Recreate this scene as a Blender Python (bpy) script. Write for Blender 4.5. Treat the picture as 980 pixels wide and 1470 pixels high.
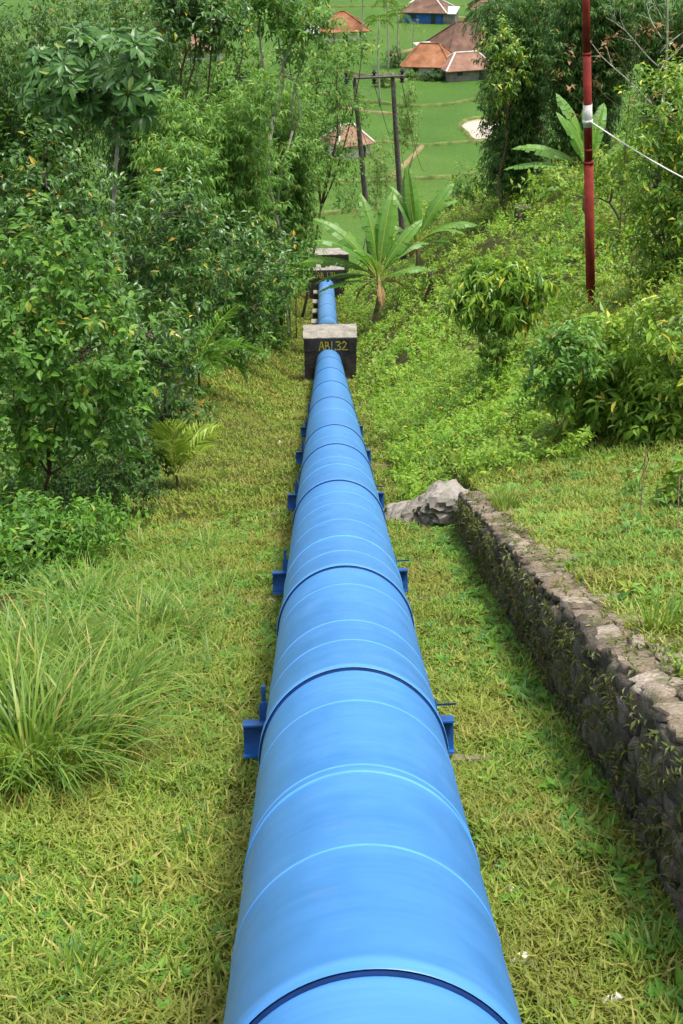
import bpy, math, random
import numpy as np
from mathutils import Matrix, Vector

# ------------------------------------------------------------------ camera, world, sun, exposure
for o in list(bpy.data.objects): bpy.data.objects.remove(o)
SC = bpy.context.scene
COL = SC.collection
rad = math.radians
F, CX, CY = 2042.0, 490.0, 735.0            # focal length and centre in photograph pixels (980 x 1470)
SLOPE1, SLOPE2, SLOPE3 = rad(20.0), rad(14.5), rad(27.0)
T1, T2, T3 = math.tan(SLOPE1), math.tan(SLOPE2), math.tan(SLOPE3)
CAM = np.array([-.106, 0.0, 2.45 / math.cos(SLOPE1)])
PITCH, YAW, ROLL = rad(28.44), rad(.56), rad(.9)
_f = np.array([math.sin(YAW) * math.cos(PITCH), math.cos(YAW) * math.cos(PITCH), -math.sin(PITCH)])
_r = np.array([math.cos(YAW), -math.sin(YAW), 0.0])
_u = np.cross(_r, _f)
BR = math.cos(ROLL) * _r - math.sin(ROLL) * _u
BU = math.cos(ROLL) * _u + math.sin(ROLL) * _r
BF = _f
cd = bpy.data.cameras.new('camera')
cam = bpy.data.objects.new('camera', cd)
COL.objects.link(cam)
cd.sensor_fit = 'VERTICAL'; cd.sensor_height = 36.0; cd.sensor_width = 24.0
cd.lens = F / 1470.0 * 36.0
cd.clip_start = .1; cd.clip_end = 6000
cam.matrix_world = Matrix([[BR[i], BU[i], -BF[i], CAM[i]] for i in range(3)] + [[0, 0, 0, 1]])
SC.camera = cam

SUN_EL, SUN_AZ = rad(72), rad(100)           # azimuth clockwise from +Y (ahead): soft light from the right
w = bpy.data.worlds.new('World'); SC.world = w; w.use_nodes = True
nt = w.node_tree
sky = nt.nodes.new('ShaderNodeTexSky'); sky.sky_type = 'NISHITA'; sky.sun_disc = False
sky.sun_elevation = SUN_EL; sky.sun_rotation = SUN_AZ
sky.air_density = 1.0; sky.dust_density = 3.0; sky.ozone_density = .6
bg = nt.nodes['Background']; bg.inputs['Strength'].default_value = .115
hs = nt.nodes.new('ShaderNodeHueSaturation'); hs.inputs['Saturation'].default_value = .35   # thin overcast: a paler sky
nt.links.new(sky.outputs[0], hs.inputs['Color']); nt.links.new(hs.outputs[0], bg.inputs[0])
sd = bpy.data.lights.new('sun', 'SUN'); sd.energy = 1.5; sd.angle = rad(12); sd.color = (1, .96, .9)
sun = bpy.data.objects.new('sun', sd); COL.objects.link(sun)
sv = Vector((math.sin(SUN_AZ) * math.cos(SUN_EL), math.cos(SUN_AZ) * math.cos(SUN_EL), math.sin(SUN_EL)))
sun.rotation_euler = sv.to_track_quat('Z', 'Y').to_euler()
sun.location = (0, 0, 60)
SC.view_settings.view_transform = 'Standard'; SC.view_settings.look = 'None'
SC.view_settings.exposure = 1.5; SC.view_settings.gamma = 1
SC.view_settings.use_curve_mapping = False

# ------------------------------------------------------------------ measuring helpers
def proj(p):
    d = np.asarray(p, float) - CAM
    z = d @ BF
    return CX + F * (d @ BR) / z, CY - F * (d @ BU) / z, z
def ray(px, py):
    v = BF + BR * (px - CX) / F + BU * (CY - py) / F
    return v / np.linalg.norm(v)
def on_ray(px, py, s):
    v = ray(px, py)
    return CAM + v * (s / v[1])
def sstep(a, b, x):
    t = np.clip((np.asarray(x, float) - a) / (b - a), 0, 1)
    return t * t * (3 - 2 * t)

R = .5                     # pipe radius
HG = .85                   # ground below the pipe axis
L_BEND = 58.0
SB = L_BEND * math.cos(SLOPE1)
S3 = 101.0
def axis_z(s):
    s = np.asarray(s, float)
    z1 = -T1 * s
    z2 = -T1 * SB - T2 * (s - SB)
    z3 = -T1 * SB - T2 * (S3 - SB) - T3 * (s - S3)
    return np.where(s < SB, z1, np.where(s < S3, z2, z3))
CAMDROP = 55.0
ZV = CAM[2] - CAMDROP      # valley floor
def lump(x, y, f, seed=0):
    a = seed * 1.7
    return (np.sin(x * f + a) * np.sin(y * f * 1.13 + 2.1 * a + 1) + .6 * np.sin(x * f * 2.3 + y * f * 1.1 + a * 3) * np.sin(y * f * 2.1 - x * f * .7 + 4 + a)
            + .35 * np.sin(x * f * 4.1 - y * f * 3.3 + a) * np.sin(y * f * 4.7 + x * f * 1.9 + a * 2)) / 1.6
W0, W1 = 3.0, 17.6         # wall runs along y from W0 to W1
def wall_x(s): return 1.74 + .0 * np.asarray(s, float)
def wall_top(s): return np.interp(s, [3, 7, 12, 17.6], [1.12, 1.06, .86, .66])
def H(x, s):
    x = np.asarray(x, float); s = np.asarray(s, float)
    base = axis_z(s) - HG / math.cos(SLOPE1)
    xl = np.maximum(0, -x - 3.4)
    left = .28 * xl * sstep(0, 2.5, xl)
    xl2 = np.maximum(0, -x - 1.25)
    bank = .55 * xl2 * sstep(0, 1.0, xl2); bank = np.where(bank > 1.6, 1.6 + (bank - 1.6) * .55, bank)
    wl_ = sstep(22, 44, s)
    left = np.minimum(left * (1 - wl_) + bank * wl_, 9 + .0 * x)
    A = np.where(x > 1.5, wall_top(np.clip(s, 3, 17.6)) * sstep(1.86, 1.98, x) + .10 * np.maximum(0, x - 2.1) + .5 * np.maximum(0, x - 7), 0)
    st = .62 + .25 * sstep(35, 55, s)
    xr = np.maximum(0, x - 1.0)
    B = st * xr * sstep(0, .8, xr)
    B = np.where(B > 4, 4 + (B - 4) * .72, B)
    B = np.where(B > 9, 9 + (B - 9) * .2, B)
    wb = sstep(17.0, 25, s)
    g = left + A * (1 - wb) + B * wb
    rough = .03 * lump(x, s, 1.9) + .10 * lump(x, s, .45, 3) * sstep(1.2, 4, np.abs(x))
    z = base + g + rough * sstep(.4, 1.0, np.abs(x))
    far = sstep(60, 160, s)
    z = z - np.maximum(0, np.abs(x) - 18) * .35 * far
    return np.maximum(z, ZV - .6)
def spot(px, s):
    x = 0.0
    for _ in range(30):
        u, v, z = proj((x, s, float(H(x, s))))
        x += (px - u) * z / F * .9
    return np.array([x, s, float(H(x, s))])
def at(px, py):
    v = ray(px, py); t = 3.0
    while t < 400:
        p = CAM + v * t
        if p[2] < H(p[0], p[1]): break
        t += .05
    return CAM + v * t
def at_z(px, py, z=None):
    v = ray(px, py); z = ZV if z is None else z
    return CAM + v * ((z - CAM[2]) / v[2])

# ------------------------------------------------------------------ mesh helpers
class MB:
    """collects vertices, tris and quads (numpy blocks) for one mesh"""
    def __init__(s): s.V = []; s.T = []; s.Q = []; s.A = []; s.n = 0
    def add(s, V, T=None, Q=None, a=None):
        V = np.asarray(V, float).reshape(-1, 3)
        s.V.append(V); s.A.append(np.full(len(V), .5) if a is None else np.broadcast_to(a, (len(V),)).astype(float))
        if T is not None and len(T): s.T.append(np.asarray(T, int).reshape(-1, 3) + s.n)
        if Q is not None and len(Q): s.Q.append(np.asarray(Q, int).reshape(-1, 4) + s.n)
        s.n += len(V)
        return s
    def mesh(s, name, mat, smooth=False, origin=(0, 0, 0)):
        V = np.concatenate(s.V) - np.asarray(origin, float)
        T = np.concatenate(s.T) if s.T else np.zeros((0, 3), int)
        Q = np.concatenate(s.Q) if s.Q else np.zeros((0, 4), int)
        me = bpy.data.meshes.new(name)
        me.vertices.add(len(V)); me.vertices.foreach_set('co', V.astype(np.float32).ravel())
        nl = T.size + Q.size
        me.loops.add(nl); me.loops.foreach_set('vertex_index', np.concatenate([T.ravel(), Q.ravel()]).astype(np.int32))
        me.polygons.add(len(T) + len(Q))
        ls = np.concatenate([np.arange(len(T)) * 3, T.size + np.arange(len(Q)) * 4]).astype(np.int32)
        me.polygons.foreach_set('loop_start', ls)
        me.polygons.foreach_set('use_smooth', np.full(len(ls), smooth, bool))
        at_ = me.attributes.new('v', 'FLOAT', 'POINT')
        at_.data.foreach_set('value', np.concatenate(s.A).astype(np.float32))
        if mat: me.materials.append(mat)
        me.update(calc_edges=True)
        return me
    def build(s, name, mat, parent=None, smooth=False, origin=None):
        if origin is None: origin = parent.location if parent is not None else (0, 0, 0)
        o = bpy.data.objects.new(name, s.mesh(name, mat, smooth, origin))
        COL.objects.link(o)
        if parent is not None: o.parent = parent
        else: o.location = origin
        return o
    # primitives
    def box(s, c, size, M=None, a=None):
        x, y, z = [d / 2 for d in size]
        V = np.array([[-x, -y, -z], [x, -y, -z], [x, y, -z], [-x, y, -z], [-x, -y, z], [x, -y, z], [x, y, z], [-x, y, z]])
        if M is not None: V = V @ np.asarray(M).T
        return s.add(V + np.asarray(c, float), Q=[[0, 3, 2, 1], [4, 5, 6, 7], [0, 1, 5, 4], [1, 2, 6, 5], [2, 3, 7, 6], [3, 0, 4, 7]], a=a)
    def tube(s, P, r, n=6, a=None, cap=True):
        P = np.asarray(P, float); k = len(P)
        r = np.broadcast_to(np.asarray(r, float), (k,))
        t = np.gradient(P, axis=0); t /= np.linalg.norm(t, axis=1)[:, None] + 1e-9
        ref = np.array([.3, .2, 1.0]) if abs(t[0][2]) < .8 else np.array([1.0, .1, .1])
        X = np.cross(t, ref); X /= np.linalg.norm(X, axis=1)[:, None] + 1e-9
        Y = np.cross(t, X)
        an = np.arange(n) * 2 * math.pi / n
        V = P[:, None, :] + r[:, None, None] * (np.cos(an)[None, :, None] * X[:, None, :] + np.sin(an)[None, :, None] * Y[:, None, :])
        i = np.arange(k - 1)[:, None] * n; j = np.arange(n)[None, :]; j2 = (j + 1) % n
        Q = np.stack([i + j, i + j2, i + n + j2, i + n + j], -1).reshape(-1, 4)
        V = V.reshape(-1, 3); T = None
        if cap:
            V = np.vstack([V, P[:1], P[-1:]])
            jj = np.arange(n)
            T = np.vstack([np.stack([np.full(n, k * n), (jj + 1) % n, jj], -1), np.stack([np.full(n, k * n + 1), (k - 1) * n + jj, (k - 1) * n + (jj + 1) % n], -1)])
        return s.add(V, T=T, Q=Q, a=a)

def link_tags(o, label=None, cat=None, group=None, kind=None):
    if label: o['label'] = label
    if cat: o['category'] = cat
    if group: o['group'] = group
    if kind: o['kind'] = kind
    return o
def thing(name, label, cat, loc=(0, 0, 0), group=None):
    o = bpy.data.objects.new(name, None); COL.objects.link(o)
    o.empty_display_size = .2
    o.location = tuple(float(v) for v in loc)
    return link_tags(o, label, cat, group)
def share(name, me, parent, loc=(0, 0, 0), rot=None, scale=(1, 1, 1), kind=None):
    o = bpy.data.objects.new(name, me); COL.objects.link(o); o.parent = parent
    o.location = tuple(float(v) for v in loc)
    if rot is not None: o.rotation_euler = rot
    o.scale = scale
    if kind: o['kind'] = kind
    return o

# ------------------------------------------------------------------ materials
class N:
    def __init__(s, name):
        s.m = bpy.data.materials.new(name); s.m.use_nodes = True
        s.t = s.m.node_tree; s.b = s.t.nodes['Principled BSDF']; s.out = s.t.nodes['Material Output']
    def n(s, kind, **kw):
        x = s.t.nodes.new(kind)
        for k, v in kw.items(): setattr(x, k, v)
        return x
    def l(s, a, b): s.t.links.new(a, b)
    def coord(s, kind='Object', scale=None):
        c = s.n('ShaderNodeTexCoord').outputs[kind]
        if scale is not None:
            m = s.n('ShaderNodeMapping'); m.inputs['Scale'].default_value = scale
            s.l(c, m.inputs[0]); c = m.outputs[0]
        return c
    def pos(s): return s.n('ShaderNodeNewGeometry').outputs['Position']
    def noise(s, scale, detail=4, co=None, rough=.55, dist=0):
        x = s.n('ShaderNodeTexNoise'); x.inputs['Scale'].default_value = scale
        x.inputs['Detail'].default_value = detail; x.inputs['Roughness'].default_value = rough; x.inputs['Distortion'].default_value = dist
        s.l(co if co is not None else s.pos(), x.inputs['Vector'])
        return x.outputs['Fac']
    def ramp(s, fac, stops, interp='LINEAR'):
        x = s.n('ShaderNodeValToRGB'); x.color_ramp.interpolation = interp
        e = x.color_ramp.elements
        while len(e) < len(stops): e.new(.5)
        for i, (p, c) in enumerate(stops):
            e[i].position = p; e[i].color = (*c, 1) if len(c) == 3 else c
        s.l(fac, x.inputs[0])
        return x.outputs[0]
    def mix(s, fac, a, b, mode='MIX'):
        x = s.n('ShaderNodeMix', data_type='RGBA', blend_type=mode)
        for inp, v in ((x.inputs[0], fac), (x.inputs[6], a), (x.inputs[7], b)):
            if hasattr(v, 'node'): s.l(v, inp)
            elif isinstance(v, (int, float)): inp.default_value = v
            else: inp.default_value = (*v, 1)
        return x.outputs[2]
    def bump(s, h, strength=.3, dist=.02):
        x = s.n('ShaderNodeBump'); x.inputs['Strength'].default_value = strength; x.inputs['Distance'].default_value = dist
        s.l(h, x.inputs['Height']); s.l(x.outputs[0], s.b.inputs['Normal'])
    def base(s, c, rough=.6, spec=.5):
        if hasattr(c, 'node'): s.l(c, s.b.inputs['Base Color'])
        else: s.b.inputs['Base Color'].default_value = (*c, 1)
        if hasattr(rough, 'node'): s.l(rough, s.b.inputs['Roughness'])
        else: s.b.inputs['Roughness'].default_value = rough
        s.b.inputs['Specular IOR Level'].default_value = spec
        return s.m
    def vattr(s): return s.n('ShaderNodeAttribute', attribute_name='v').outputs['Fac']

GAIN = {'glossy_leaf': (2.3, 1.8, 1.3), 'lush_leaf': (1.9, 1.6, 1.2), 'bamboo_leaf': (2.25, 1.95, 1.7), 'dark_bamboo_leaf': (2.2, 1.9, 1.6), 'olive_leaf': (1.85, 1.75, 1.3), 'dark_leaf': (1.8, 1.5, 1.1), 'lawn_grass': (1.2, 1.28, 1.1), 'long_grass': (1.15, 1.15, 1.1), 'broad_weed': (1.3, 1.35, 1.0), 'bank_weed': (1.85, 1.8, .9), 'dry_banana_leaf': (1.2, 1.2, 1.2), 'wall_leaf': (1.1, 1.1, 1.0), 'pale_leaf': (1, 1.1, 1), 'banana_leaf': (1.15, 1.25, 1.1), 'palm_leaf': (1.15, 1.2, 1)}
def leaf_mat(name, stops, rough=.5, spec=.3, trans=.3, patch=None, pscale=.5):
    m = N(name)
    g = GAIN.get(name, (1.45, 1.5, 1.3))
    stops = [(p, tuple(min(.8, c[i] * g[i]) for i in range(3))) for p, c in stops]
    c = m.ramp(m.vattr(), stops)
    if patch is not None:
        f = m.ramp(m.noise(pscale, 3), [(.38, (0, 0, 0)), (.66, (1, 1, 1))])
        c = m.mix(f, c, m.mix(.65, c, patch))
    m.base(c, rough, spec)
    tr = m.n('ShaderNodeBsdfTranslucent')
    hs = m.n('ShaderNodeHueSaturation'); hs.inputs['Hue'].default_value = .485; hs.inputs['Value'].default_value = 1.35
    hs.inputs['Saturation'].default_value = 1.05
    m.l(c, hs.inputs['Color']); m.l(hs.outputs[0], tr.inputs[0])
    mx = m.n('ShaderNodeMixShader'); mx.inputs[0].default_value = trans
    m.l(m.b.outputs[0], mx.inputs[1]); m.l(tr.outputs[0], mx.inputs[2]); m.l(mx.outputs[0], m.out.inputs[0])
    return m.m
def plain(name, c, rough=.6, spec=.4, var=.25, scale=6, bump=0, bscale=40):
    m = N(name)
    n1 = m.noise(scale, 5)
    d = tuple(v * (1 - var) for v in c); l = tuple(min(1, v * (1 + var)) for v in c)
    m.base(m.ramp(n1, [(.3, d), (.7, l)]), rough, spec)
    if bump: m.bump(m.noise(bscale, 4), bump, .01)
    return m.m

MAT = {}
MAT['grass'] = leaf_mat('lawn_grass', [(0, (.075, .125, .016)), (.35, (.125, .20, .022)), (.7, (.20, .28, .032)), (.9, (.28, .32, .055)), (1, (.38, .30, .12))], .55, .3, .35, (.27, .24, .05), .8)
MAT['tallgrass'] = leaf_mat('long_grass', [(0, (.06, .13, .018)), (.5, (.12, .22, .025)), (.85, (.22, .30, .05)), (1, (.34, .28, .09))], .45, .4, .35)
MAT['weed'] = leaf_mat('broad_weed', [(0, (.04, .11, .018)), (.5, (.08, .19, .026)), (.9, (.15, .26, .035)), (1, (.25, .22, .05))], .5, .35, .3)
MAT['cover'] = leaf_mat('bank_weed', [(0, (.05, .12, .018)), (.5, (.10, .21, .028)), (.88, (.18, .29, .04)), (.96, (.26, .26, .06)), (1, (.24, .14, .06))], .5, .35, .35, (.20, .25, .04), .35)
MAT['glossy'] = leaf_mat('glossy_leaf', [(0, (.016, .055, .014)), (.5, (.03, .095, .02)), (.85, (.055, .14, .028)), (.95, (.14, .18, .03)), (1, (.26, .20, .04))], .36, .5, .22)
MAT['lush'] = leaf_mat('lush_leaf', [(0, (.025, .085, .014)), (.5, (.05, .145, .022)), (.9, (.10, .22, .03)), (1, (.2, .2, .04))], .48, .4, .3)
MAT['olive'] = leaf_mat('olive_leaf', [(0, (.04, .10, .014)), (.45, (.08, .17, .022)), (.8, (.17, .24, .03)), (1, (.34, .32, .05))], .38, .5, .28)
MAT['citrus'] = leaf_mat('citrus_leaf', [(0, (.06, .13, .016)), (.45, (.12, .21, .026)), (.8, (.24, .32, .04)), (1, (.5, .44, .08))], .4, .4, .3)
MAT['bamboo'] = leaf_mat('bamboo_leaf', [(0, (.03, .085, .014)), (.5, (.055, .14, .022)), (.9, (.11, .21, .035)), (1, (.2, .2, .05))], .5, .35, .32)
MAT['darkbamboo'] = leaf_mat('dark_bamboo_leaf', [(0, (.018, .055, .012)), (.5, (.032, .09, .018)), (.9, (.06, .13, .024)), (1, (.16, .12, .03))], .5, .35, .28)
MAT['palmate'] = leaf_mat('palmate_leaf', [(0, (.03, .085, .022)), (.5, (.05, .12, .03)), (.85, (.075, .16, .035)), (1, (.18, .22, .05))], .38, .5, .25)
MAT['banana'] = leaf_mat('banana_leaf', [(0, (.07, .17, .03)), (.5, (.12, .25, .04)), (.9, (.2, .33, .06)), (1, (.36, .34, .08))], .42, .45, .4)
MAT['drybanana'] = leaf_mat('dry_banana_leaf', [(0, (.12, .07, .03)), (.6, (.24, .15, .07)), (1, (.34, .26, .09))], .75, .2, .2)
MAT['palm'] = leaf_mat('palm_leaf', [(0, (.04, .12, .02)), (.5, (.09, .2, .03)), (.9, (.2, .3, .05)), (1, (.34, .33, .09))], .42, .45, .3)
MAT['palepalm'] = leaf_mat('pale_palm_leaf', [(0, (.14, .22, .03)), (.5, (.2, .28, .045)), (1, (.36, .38, .10))], .45, .4, .35)
MAT['darkpalm'] = leaf_mat('dark_palm_leaf', [(0, (.02, .06, .02)), (.6, (.05, .1, .03)), (1, (.09, .14, .05))], .42, .45, .2)
MAT['pale'] = leaf_mat('pale_leaf', [(0, (.09, .16, .03)), (.5, (.16, .25, .05)), (1, (.32, .33, .09))], .5, .35, .3)
MAT['darkleaf'] = leaf_mat('dark_leaf', [(0, (.014, .045, .012)), (.5, (.028, .08, .018)), (1, (.06, .13, .025))], .5, .35, .25)
MAT['bark'] = plain('grey_bark', (.16, .14, .11), .85, .2, .4, 9, .6, 30)
MAT['redbark'] = plain('reddish_bark', (.11, .065, .045), .8, .25, .4, 9, .5, 30)
MAT['palebark'] = plain('pale_bark', (.34, .32, .27), .85, .2, .35, 5, .5, 20)
MAT['culm'] = plain('bamboo_culm', (.15, .19, .06), .5, .4, .3, 3)
MAT['stem'] = plain('banana_stem', (.17, .15, .06), .7, .3, .45, 5, .4, 20)
MAT['deadstem'] = plain('dead_stem', (.12, .085, .05), .85, .2, .5, 8, .6, 25)

def ground_mat():
    m = N('ground_soil')
    a = m.ramp(m.noise(2.2, 6), [(.3, (.045, .05, .015)), (.55, (.075, .08, .022)), (.72, (.15, .115, .06))])
    b = m.ramp(m.noise(28, 5), [(.3, (.45, .45, .45)), (.7, (1.15, 1.15, 1.15))])
    m.base(m.mix(1, a, b, 'MULTIPLY'), .95, .1)
    m.bump(m.noise(22, 6), .7, .04)
    return m.m
MAT['ground'] = ground_mat()
def rice_mat():
    m = N('rice_green')
    v = m.n('ShaderNodeTexVoronoi', feature='F1'); v.inputs['Scale'].default_value = .022
    m.l(m.pos(), v.inputs['Vector'])
    sep = m.n('ShaderNodeSeparateColor'); m.l(v.outputs['Color'], sep.inputs[0])
    a = m.ramp(sep.outputs[0], [(0, (.054, .125, .018)), (.5, (.062, .135, .02)), (1, (.072, .14, .022))])
    n1 = m.ramp(m.noise(.09, 6, None, .6), [(.3, (.82, .85, .8)), (.7, (1.15, 1.1, 1.1))])
    n2 = m.ramp(m.noise(1.6, 5, None, .7), [(.3, (.82, .84, .8)), (.7, (1.14, 1.12, 1.1))])
    m.base(m.mix(1, m.mix(1, a, n1, 'MULTIPLY'), n2, 'MULTIPLY'), .85, .15)
    m.bump(m.noise(3, 5, None, .7), .8, .25)
    return m.m
MAT['rice'] = rice_mat()
def pipe_mat(name, dirt):
    m = N(name)
    co = m.coord('Object')
    c = m.ramp(m.noise(1.3, 5, m.coord('Object', (.8, 1.6, .8))), [(.3, (.044, .195, .49)), (.7, (.060, .23, .54))])
    # brushed streaks running round the pipe
    st = m.noise(1.0, 4, m.coord('Object', (1.5, 26, 1.5)), .6)
    c = m.mix(m.ramp(st, [(.45, (0, 0, 0)), (.75, (.30, .30, .30))]), c, (.10, .30, .62))
    d = m.ramp(m.noise(2.4, 7, co, .7), [(.62 - dirt, (0, 0, 0)), (.86 - dirt, (.55, .55, .55))])
    c = m.mix(d, c, (.17, .24, .33))
    sp = m.ramp(m.noise(46, 3, co), [(.74, (0, 0, 0)), (.80, (.35, .35, .35))])
    c = m.mix(sp, c, (.12, .20, .33))
    r = m.ramp(m.noise(5, 5, co), [(.3, (.30, .30, .30)), (.7, (.46, .46, .46))])
    m.base(c, r, .45)
    m.bump(m.noise(1.0, 3, m.coord('Object', (2, 14, 2))), .06, .02)
    return m.m
MAT['pipe'] = pipe_mat('blue_paint', 0.0)
MAT['pipe_dirty'] = pipe_mat('dusty_blue_paint', .13)
MAT['seam'] = plain('light_blue_seam', (.065, .26, .63), .38, .45, .12, 6)
MAT['gapshade_rod'] = plain('gap_shade_and_rod_blue', (.003, .022, .10), .85, .15, .3, 8)  # navy for the painted shadow in the joint gaps; also colours the support rods
MAT['steel_blue'] = plain('dark_blue_paint', (.010, .075, .27), .5, .35, .4, 7, .15, 60)
def concrete(name, light, dark, t0, t1, moss=0.0):
    m = N(name)
    a = m.ramp(m.noise(1.6, 7, m.coord('Object', (1.4, 1.4, .55)), .65), [(t0, dark), (t1, light)])
    b = m.ramp(m.noise(24, 6, m.coord('Object')), [(.3, (.75, .75, .75)), (.7, (1.15, 1.15, 1.15))])
    c = m.mix(1, a, b, 'MULTIPLY')
    st = m.ramp(m.noise(3.2, 5, m.coord('Object', (3, 3, .35))), [(.58, (0, 0, 0)), (.72, (.7, .7, .7))])
    c = m.mix(st, c, (.11, .055, .03))
    if moss:
        f = m.ramp(m.noise(4, 5, m.coord('Object')), [(.5, (0, 0, 0)), (.7, (moss, moss, moss))])
        c = m.mix(f, c, (.06, .085, .02))
    m.base(c, .9, .2)
    m.bump(m.noise(30, 6, m.coord('Object')), .5, .01)
    return m.m
MAT['concrete_dark'] = concrete('weathered_dark_concrete', (.10, .092, .08), (.038, .035, .031), .35, .7)
MAT['concrete'] = concrete('grey_concrete', (.36, .33, .28), (.17, .155, .13), .3, .65)
MAT['concrete_strip'] = concrete('mossy_concrete', (.25, .21, .15), (.12, .10, .06), .3, .65, .6)
MAT['yellow'] = plain('yellow_paint', (.55, .40, .03), .7, .3, .4, 9)
def stone_mat(name, cols):
    m = N(name)
    oi = m.n('ShaderNodeObjectInfo').outputs['Random']
    c = m.ramp(oi, cols)
    n1 = m.ramp(m.noise(9, 6, m.coord('Object')), [(.3, (.55, .55, .55)), (.7, (1.3, 1.3, 1.3))])
    c = m.mix(1, c, n1, 'MULTIPLY')
    f = m.ramp(m.noise(5, 5), [(.52, (0, 0, 0)), (.68, (.75, .75, .75))])
    c = m.mix(f, c, (.055, .06, .018))
    m.base(c, .9, .2); m.bump(m.noise(14, 6, m.coord('Object')), .7, .03)
    return m.m
MAT['stone'] = stone_mat('wall_stone', [(0, (.07, .058, .044)), (.5, (.13, .108, .082)), (.85, (.20, .165, .125)), (1, (.16, .095, .045))])
MAT['capstone'] = stone_mat('cap_stone', [(0, (.15, .115, .075)), (.5, (.23, .18, .125)), (1, (.36, .30, .23))])
MAT['mortar'] = plain('mortar', (.045, .038, .028), .95, .1, .5, 12, .6, 30)
MAT['caprow'] = concrete('cap_mortar', (.26, .20, .14), (.13, .105, .07), .3, .7, .5)
MAT['rock'] = concrete('pale_rock', (.34, .31, .27), (.13, .115, .095), .32, .66, .4)
MAT['redpole'] = plain('red_paint', (.20, .026, .018), .75, .2, .3, 5, .1, 30)
MAT['white'] = plain('white_paint', (.62, .60, .56), .6, .3, .15, 20)
MAT['rope'] = plain('white_cable', (.75, .75, .73), .6, .3, .05, 5)
MAT['wood'] = plain('weathered_wood', (.13, .115, .10), .9, .15, .45, 6, .5, 40)
MAT['dark'] = plain('dark_insulator', (.025, .018, .016), .4, .5, .3, 10)
MAT['wire'] = plain('dark_wire', (.06, .06, .06), .6, .3, .1, 5)
def roof_mat(name, a, b, c):
    m = N(name)
    n1 = m.ramp(m.noise(.55, 6), [(.3, a), (.55, b), (.75, c)])
    wv = m.n('ShaderNodeTexWave', wave_type='BANDS', bands_direction='Z'); wv.inputs['Scale'].default_value = 3.0
    wv.inputs['Distortion'].default_value = 1.5
    m.l(m.pos(), wv.inputs['Vector'])
    k = m.ramp(wv.outputs['Fac'], [(0, (.8, .8, .8)), (1, (1.1, 1.1, 1.1))])
    m.base(m.mix(1, n1, k, 'MULTIPLY'), .9, .15); m.bump(wv.outputs['Fac'], .5, .08)
    return m.m
MAT['tile_orange'] = roof_mat('orange_tile', (.16, .075, .04), (.32, .14, .07), (.42, .21, .12))
MAT['tile_brown'] = roof_mat('brown_tile', (.10, .06, .045), (.18, .105, .075), (.24, .15, .11))
MAT['tile_red'] = roof_mat('faded_red_tile', (.2, .11, .08), (.32, .18, .13), (.4, .26, .2))
MAT['tin'] = plain('grey_sheet_metal', (.42, .44, .45), .5, .5, .2, 1)
MAT['wall_blue'] = plain('blue_wall', (.035, .13, .42), .8, .2, .25, 1)
MAT['wall_white'] = plain('whitewashed_wall', (.55, .53, .48), .85, .2, .2, 1)
MAT['wall_grey'] = plain('grey_wall', (.2, .19, .18), .85, .2, .3, 1)
MAT['ridge'] = plain('pale_ridge', (.6, .55, .5), .8, .2, .15, 1)
MAT['window'] = plain('dark_window', (.03, .035, .04), .2, .5, .2, 2)
MAT['dike'] = plain('grassy_dike', (.11, .145, .04), .9, .1, .45, .8, .5, 4)
MAT['path'] = plain('earth_path', (.22, .18, .085), .95, .1, .25, .5)
MAT['pondwater'] = N('muddy_water').base((.40, .31, .22), .12, .5)
MAT['litter'] = plain('pale_litter', (.6, .57, .5), .8, .2, .25, 30)

# ------------------------------------------------------------------ foliage helpers
RNG = np.random.default_rng(7)
def unit(v): return v / (np.linalg.norm(v, axis=-1, keepdims=True) + 1e-9)
T_OVAL = (np.array([[0, 0, 0], [-.5, .42, .10], [.5, .42, .10], [0, .46, 0], [-.30, .78, .02], [.30, .78, .02], [0, 1, -.12]]),
          [[0, 3, 1], [0, 2, 3], [1, 3, 4], [3, 2, 5], [3, 6, 4], [3, 5, 6]])
T_DIA = (np.array([[0, 0, 0], [-.5, .42, .05], [.5, .42, .05], [0, 1, -.12]]), [[0, 2, 1], [1, 2, 3]])
T_FOLD = (np.array([[0, 0, 0], [-.5, .45, .12], [.5, .45, .12], [0, .5, 0], [0, 1, -.15]]), [[0, 3, 1], [0, 2, 3], [1, 3, 4], [3, 2, 4]])
T_BLADE = (np.array([[-.5, 0, 0], [.5, 0, 0], [-.42, .5, .16], [.42, .5, .16], [0, 1, -.10]]), [[0, 1, 3], [0, 3, 2], [2, 3, 4]])
def put(mb, tmpl, P, D, Nn, L, W, a):
    """many copies of a leaf template: base P, direction D, face normal Nn, length L, width W, colour value a"""
    tv, tf = tmpl; n = len(P)
    if n == 0: return
    D = unit(D); X = unit(np.cross(D, Nn)); Z = np.cross(X, D)
    L = np.broadcast_to(np.asarray(L, float), (n,)); W = np.broadcast_to(np.asarray(W, float), (n,))
    V = (P[:, None] + X[:, None] * (tv[None, :, :1] * W[:, None, None]) + D[:, None] * (tv[None, :, 1:2] * L[:, None, None])
         + Z[:, None] * (tv[None, :, 2:] * L[:, None, None]))
    k = len(tv)
    T = (np.asarray(tf)[None] + (np.arange(n) * k)[:, None, None]).reshape(-1, 3)
    a = np.repeat(np.broadcast_to(a, (n,)), k)
    mb.add(V.reshape(-1, 3), T=T, a=a)
def rdir(n, rng): return unit(rng.normal(size=(n, 3)))
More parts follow.
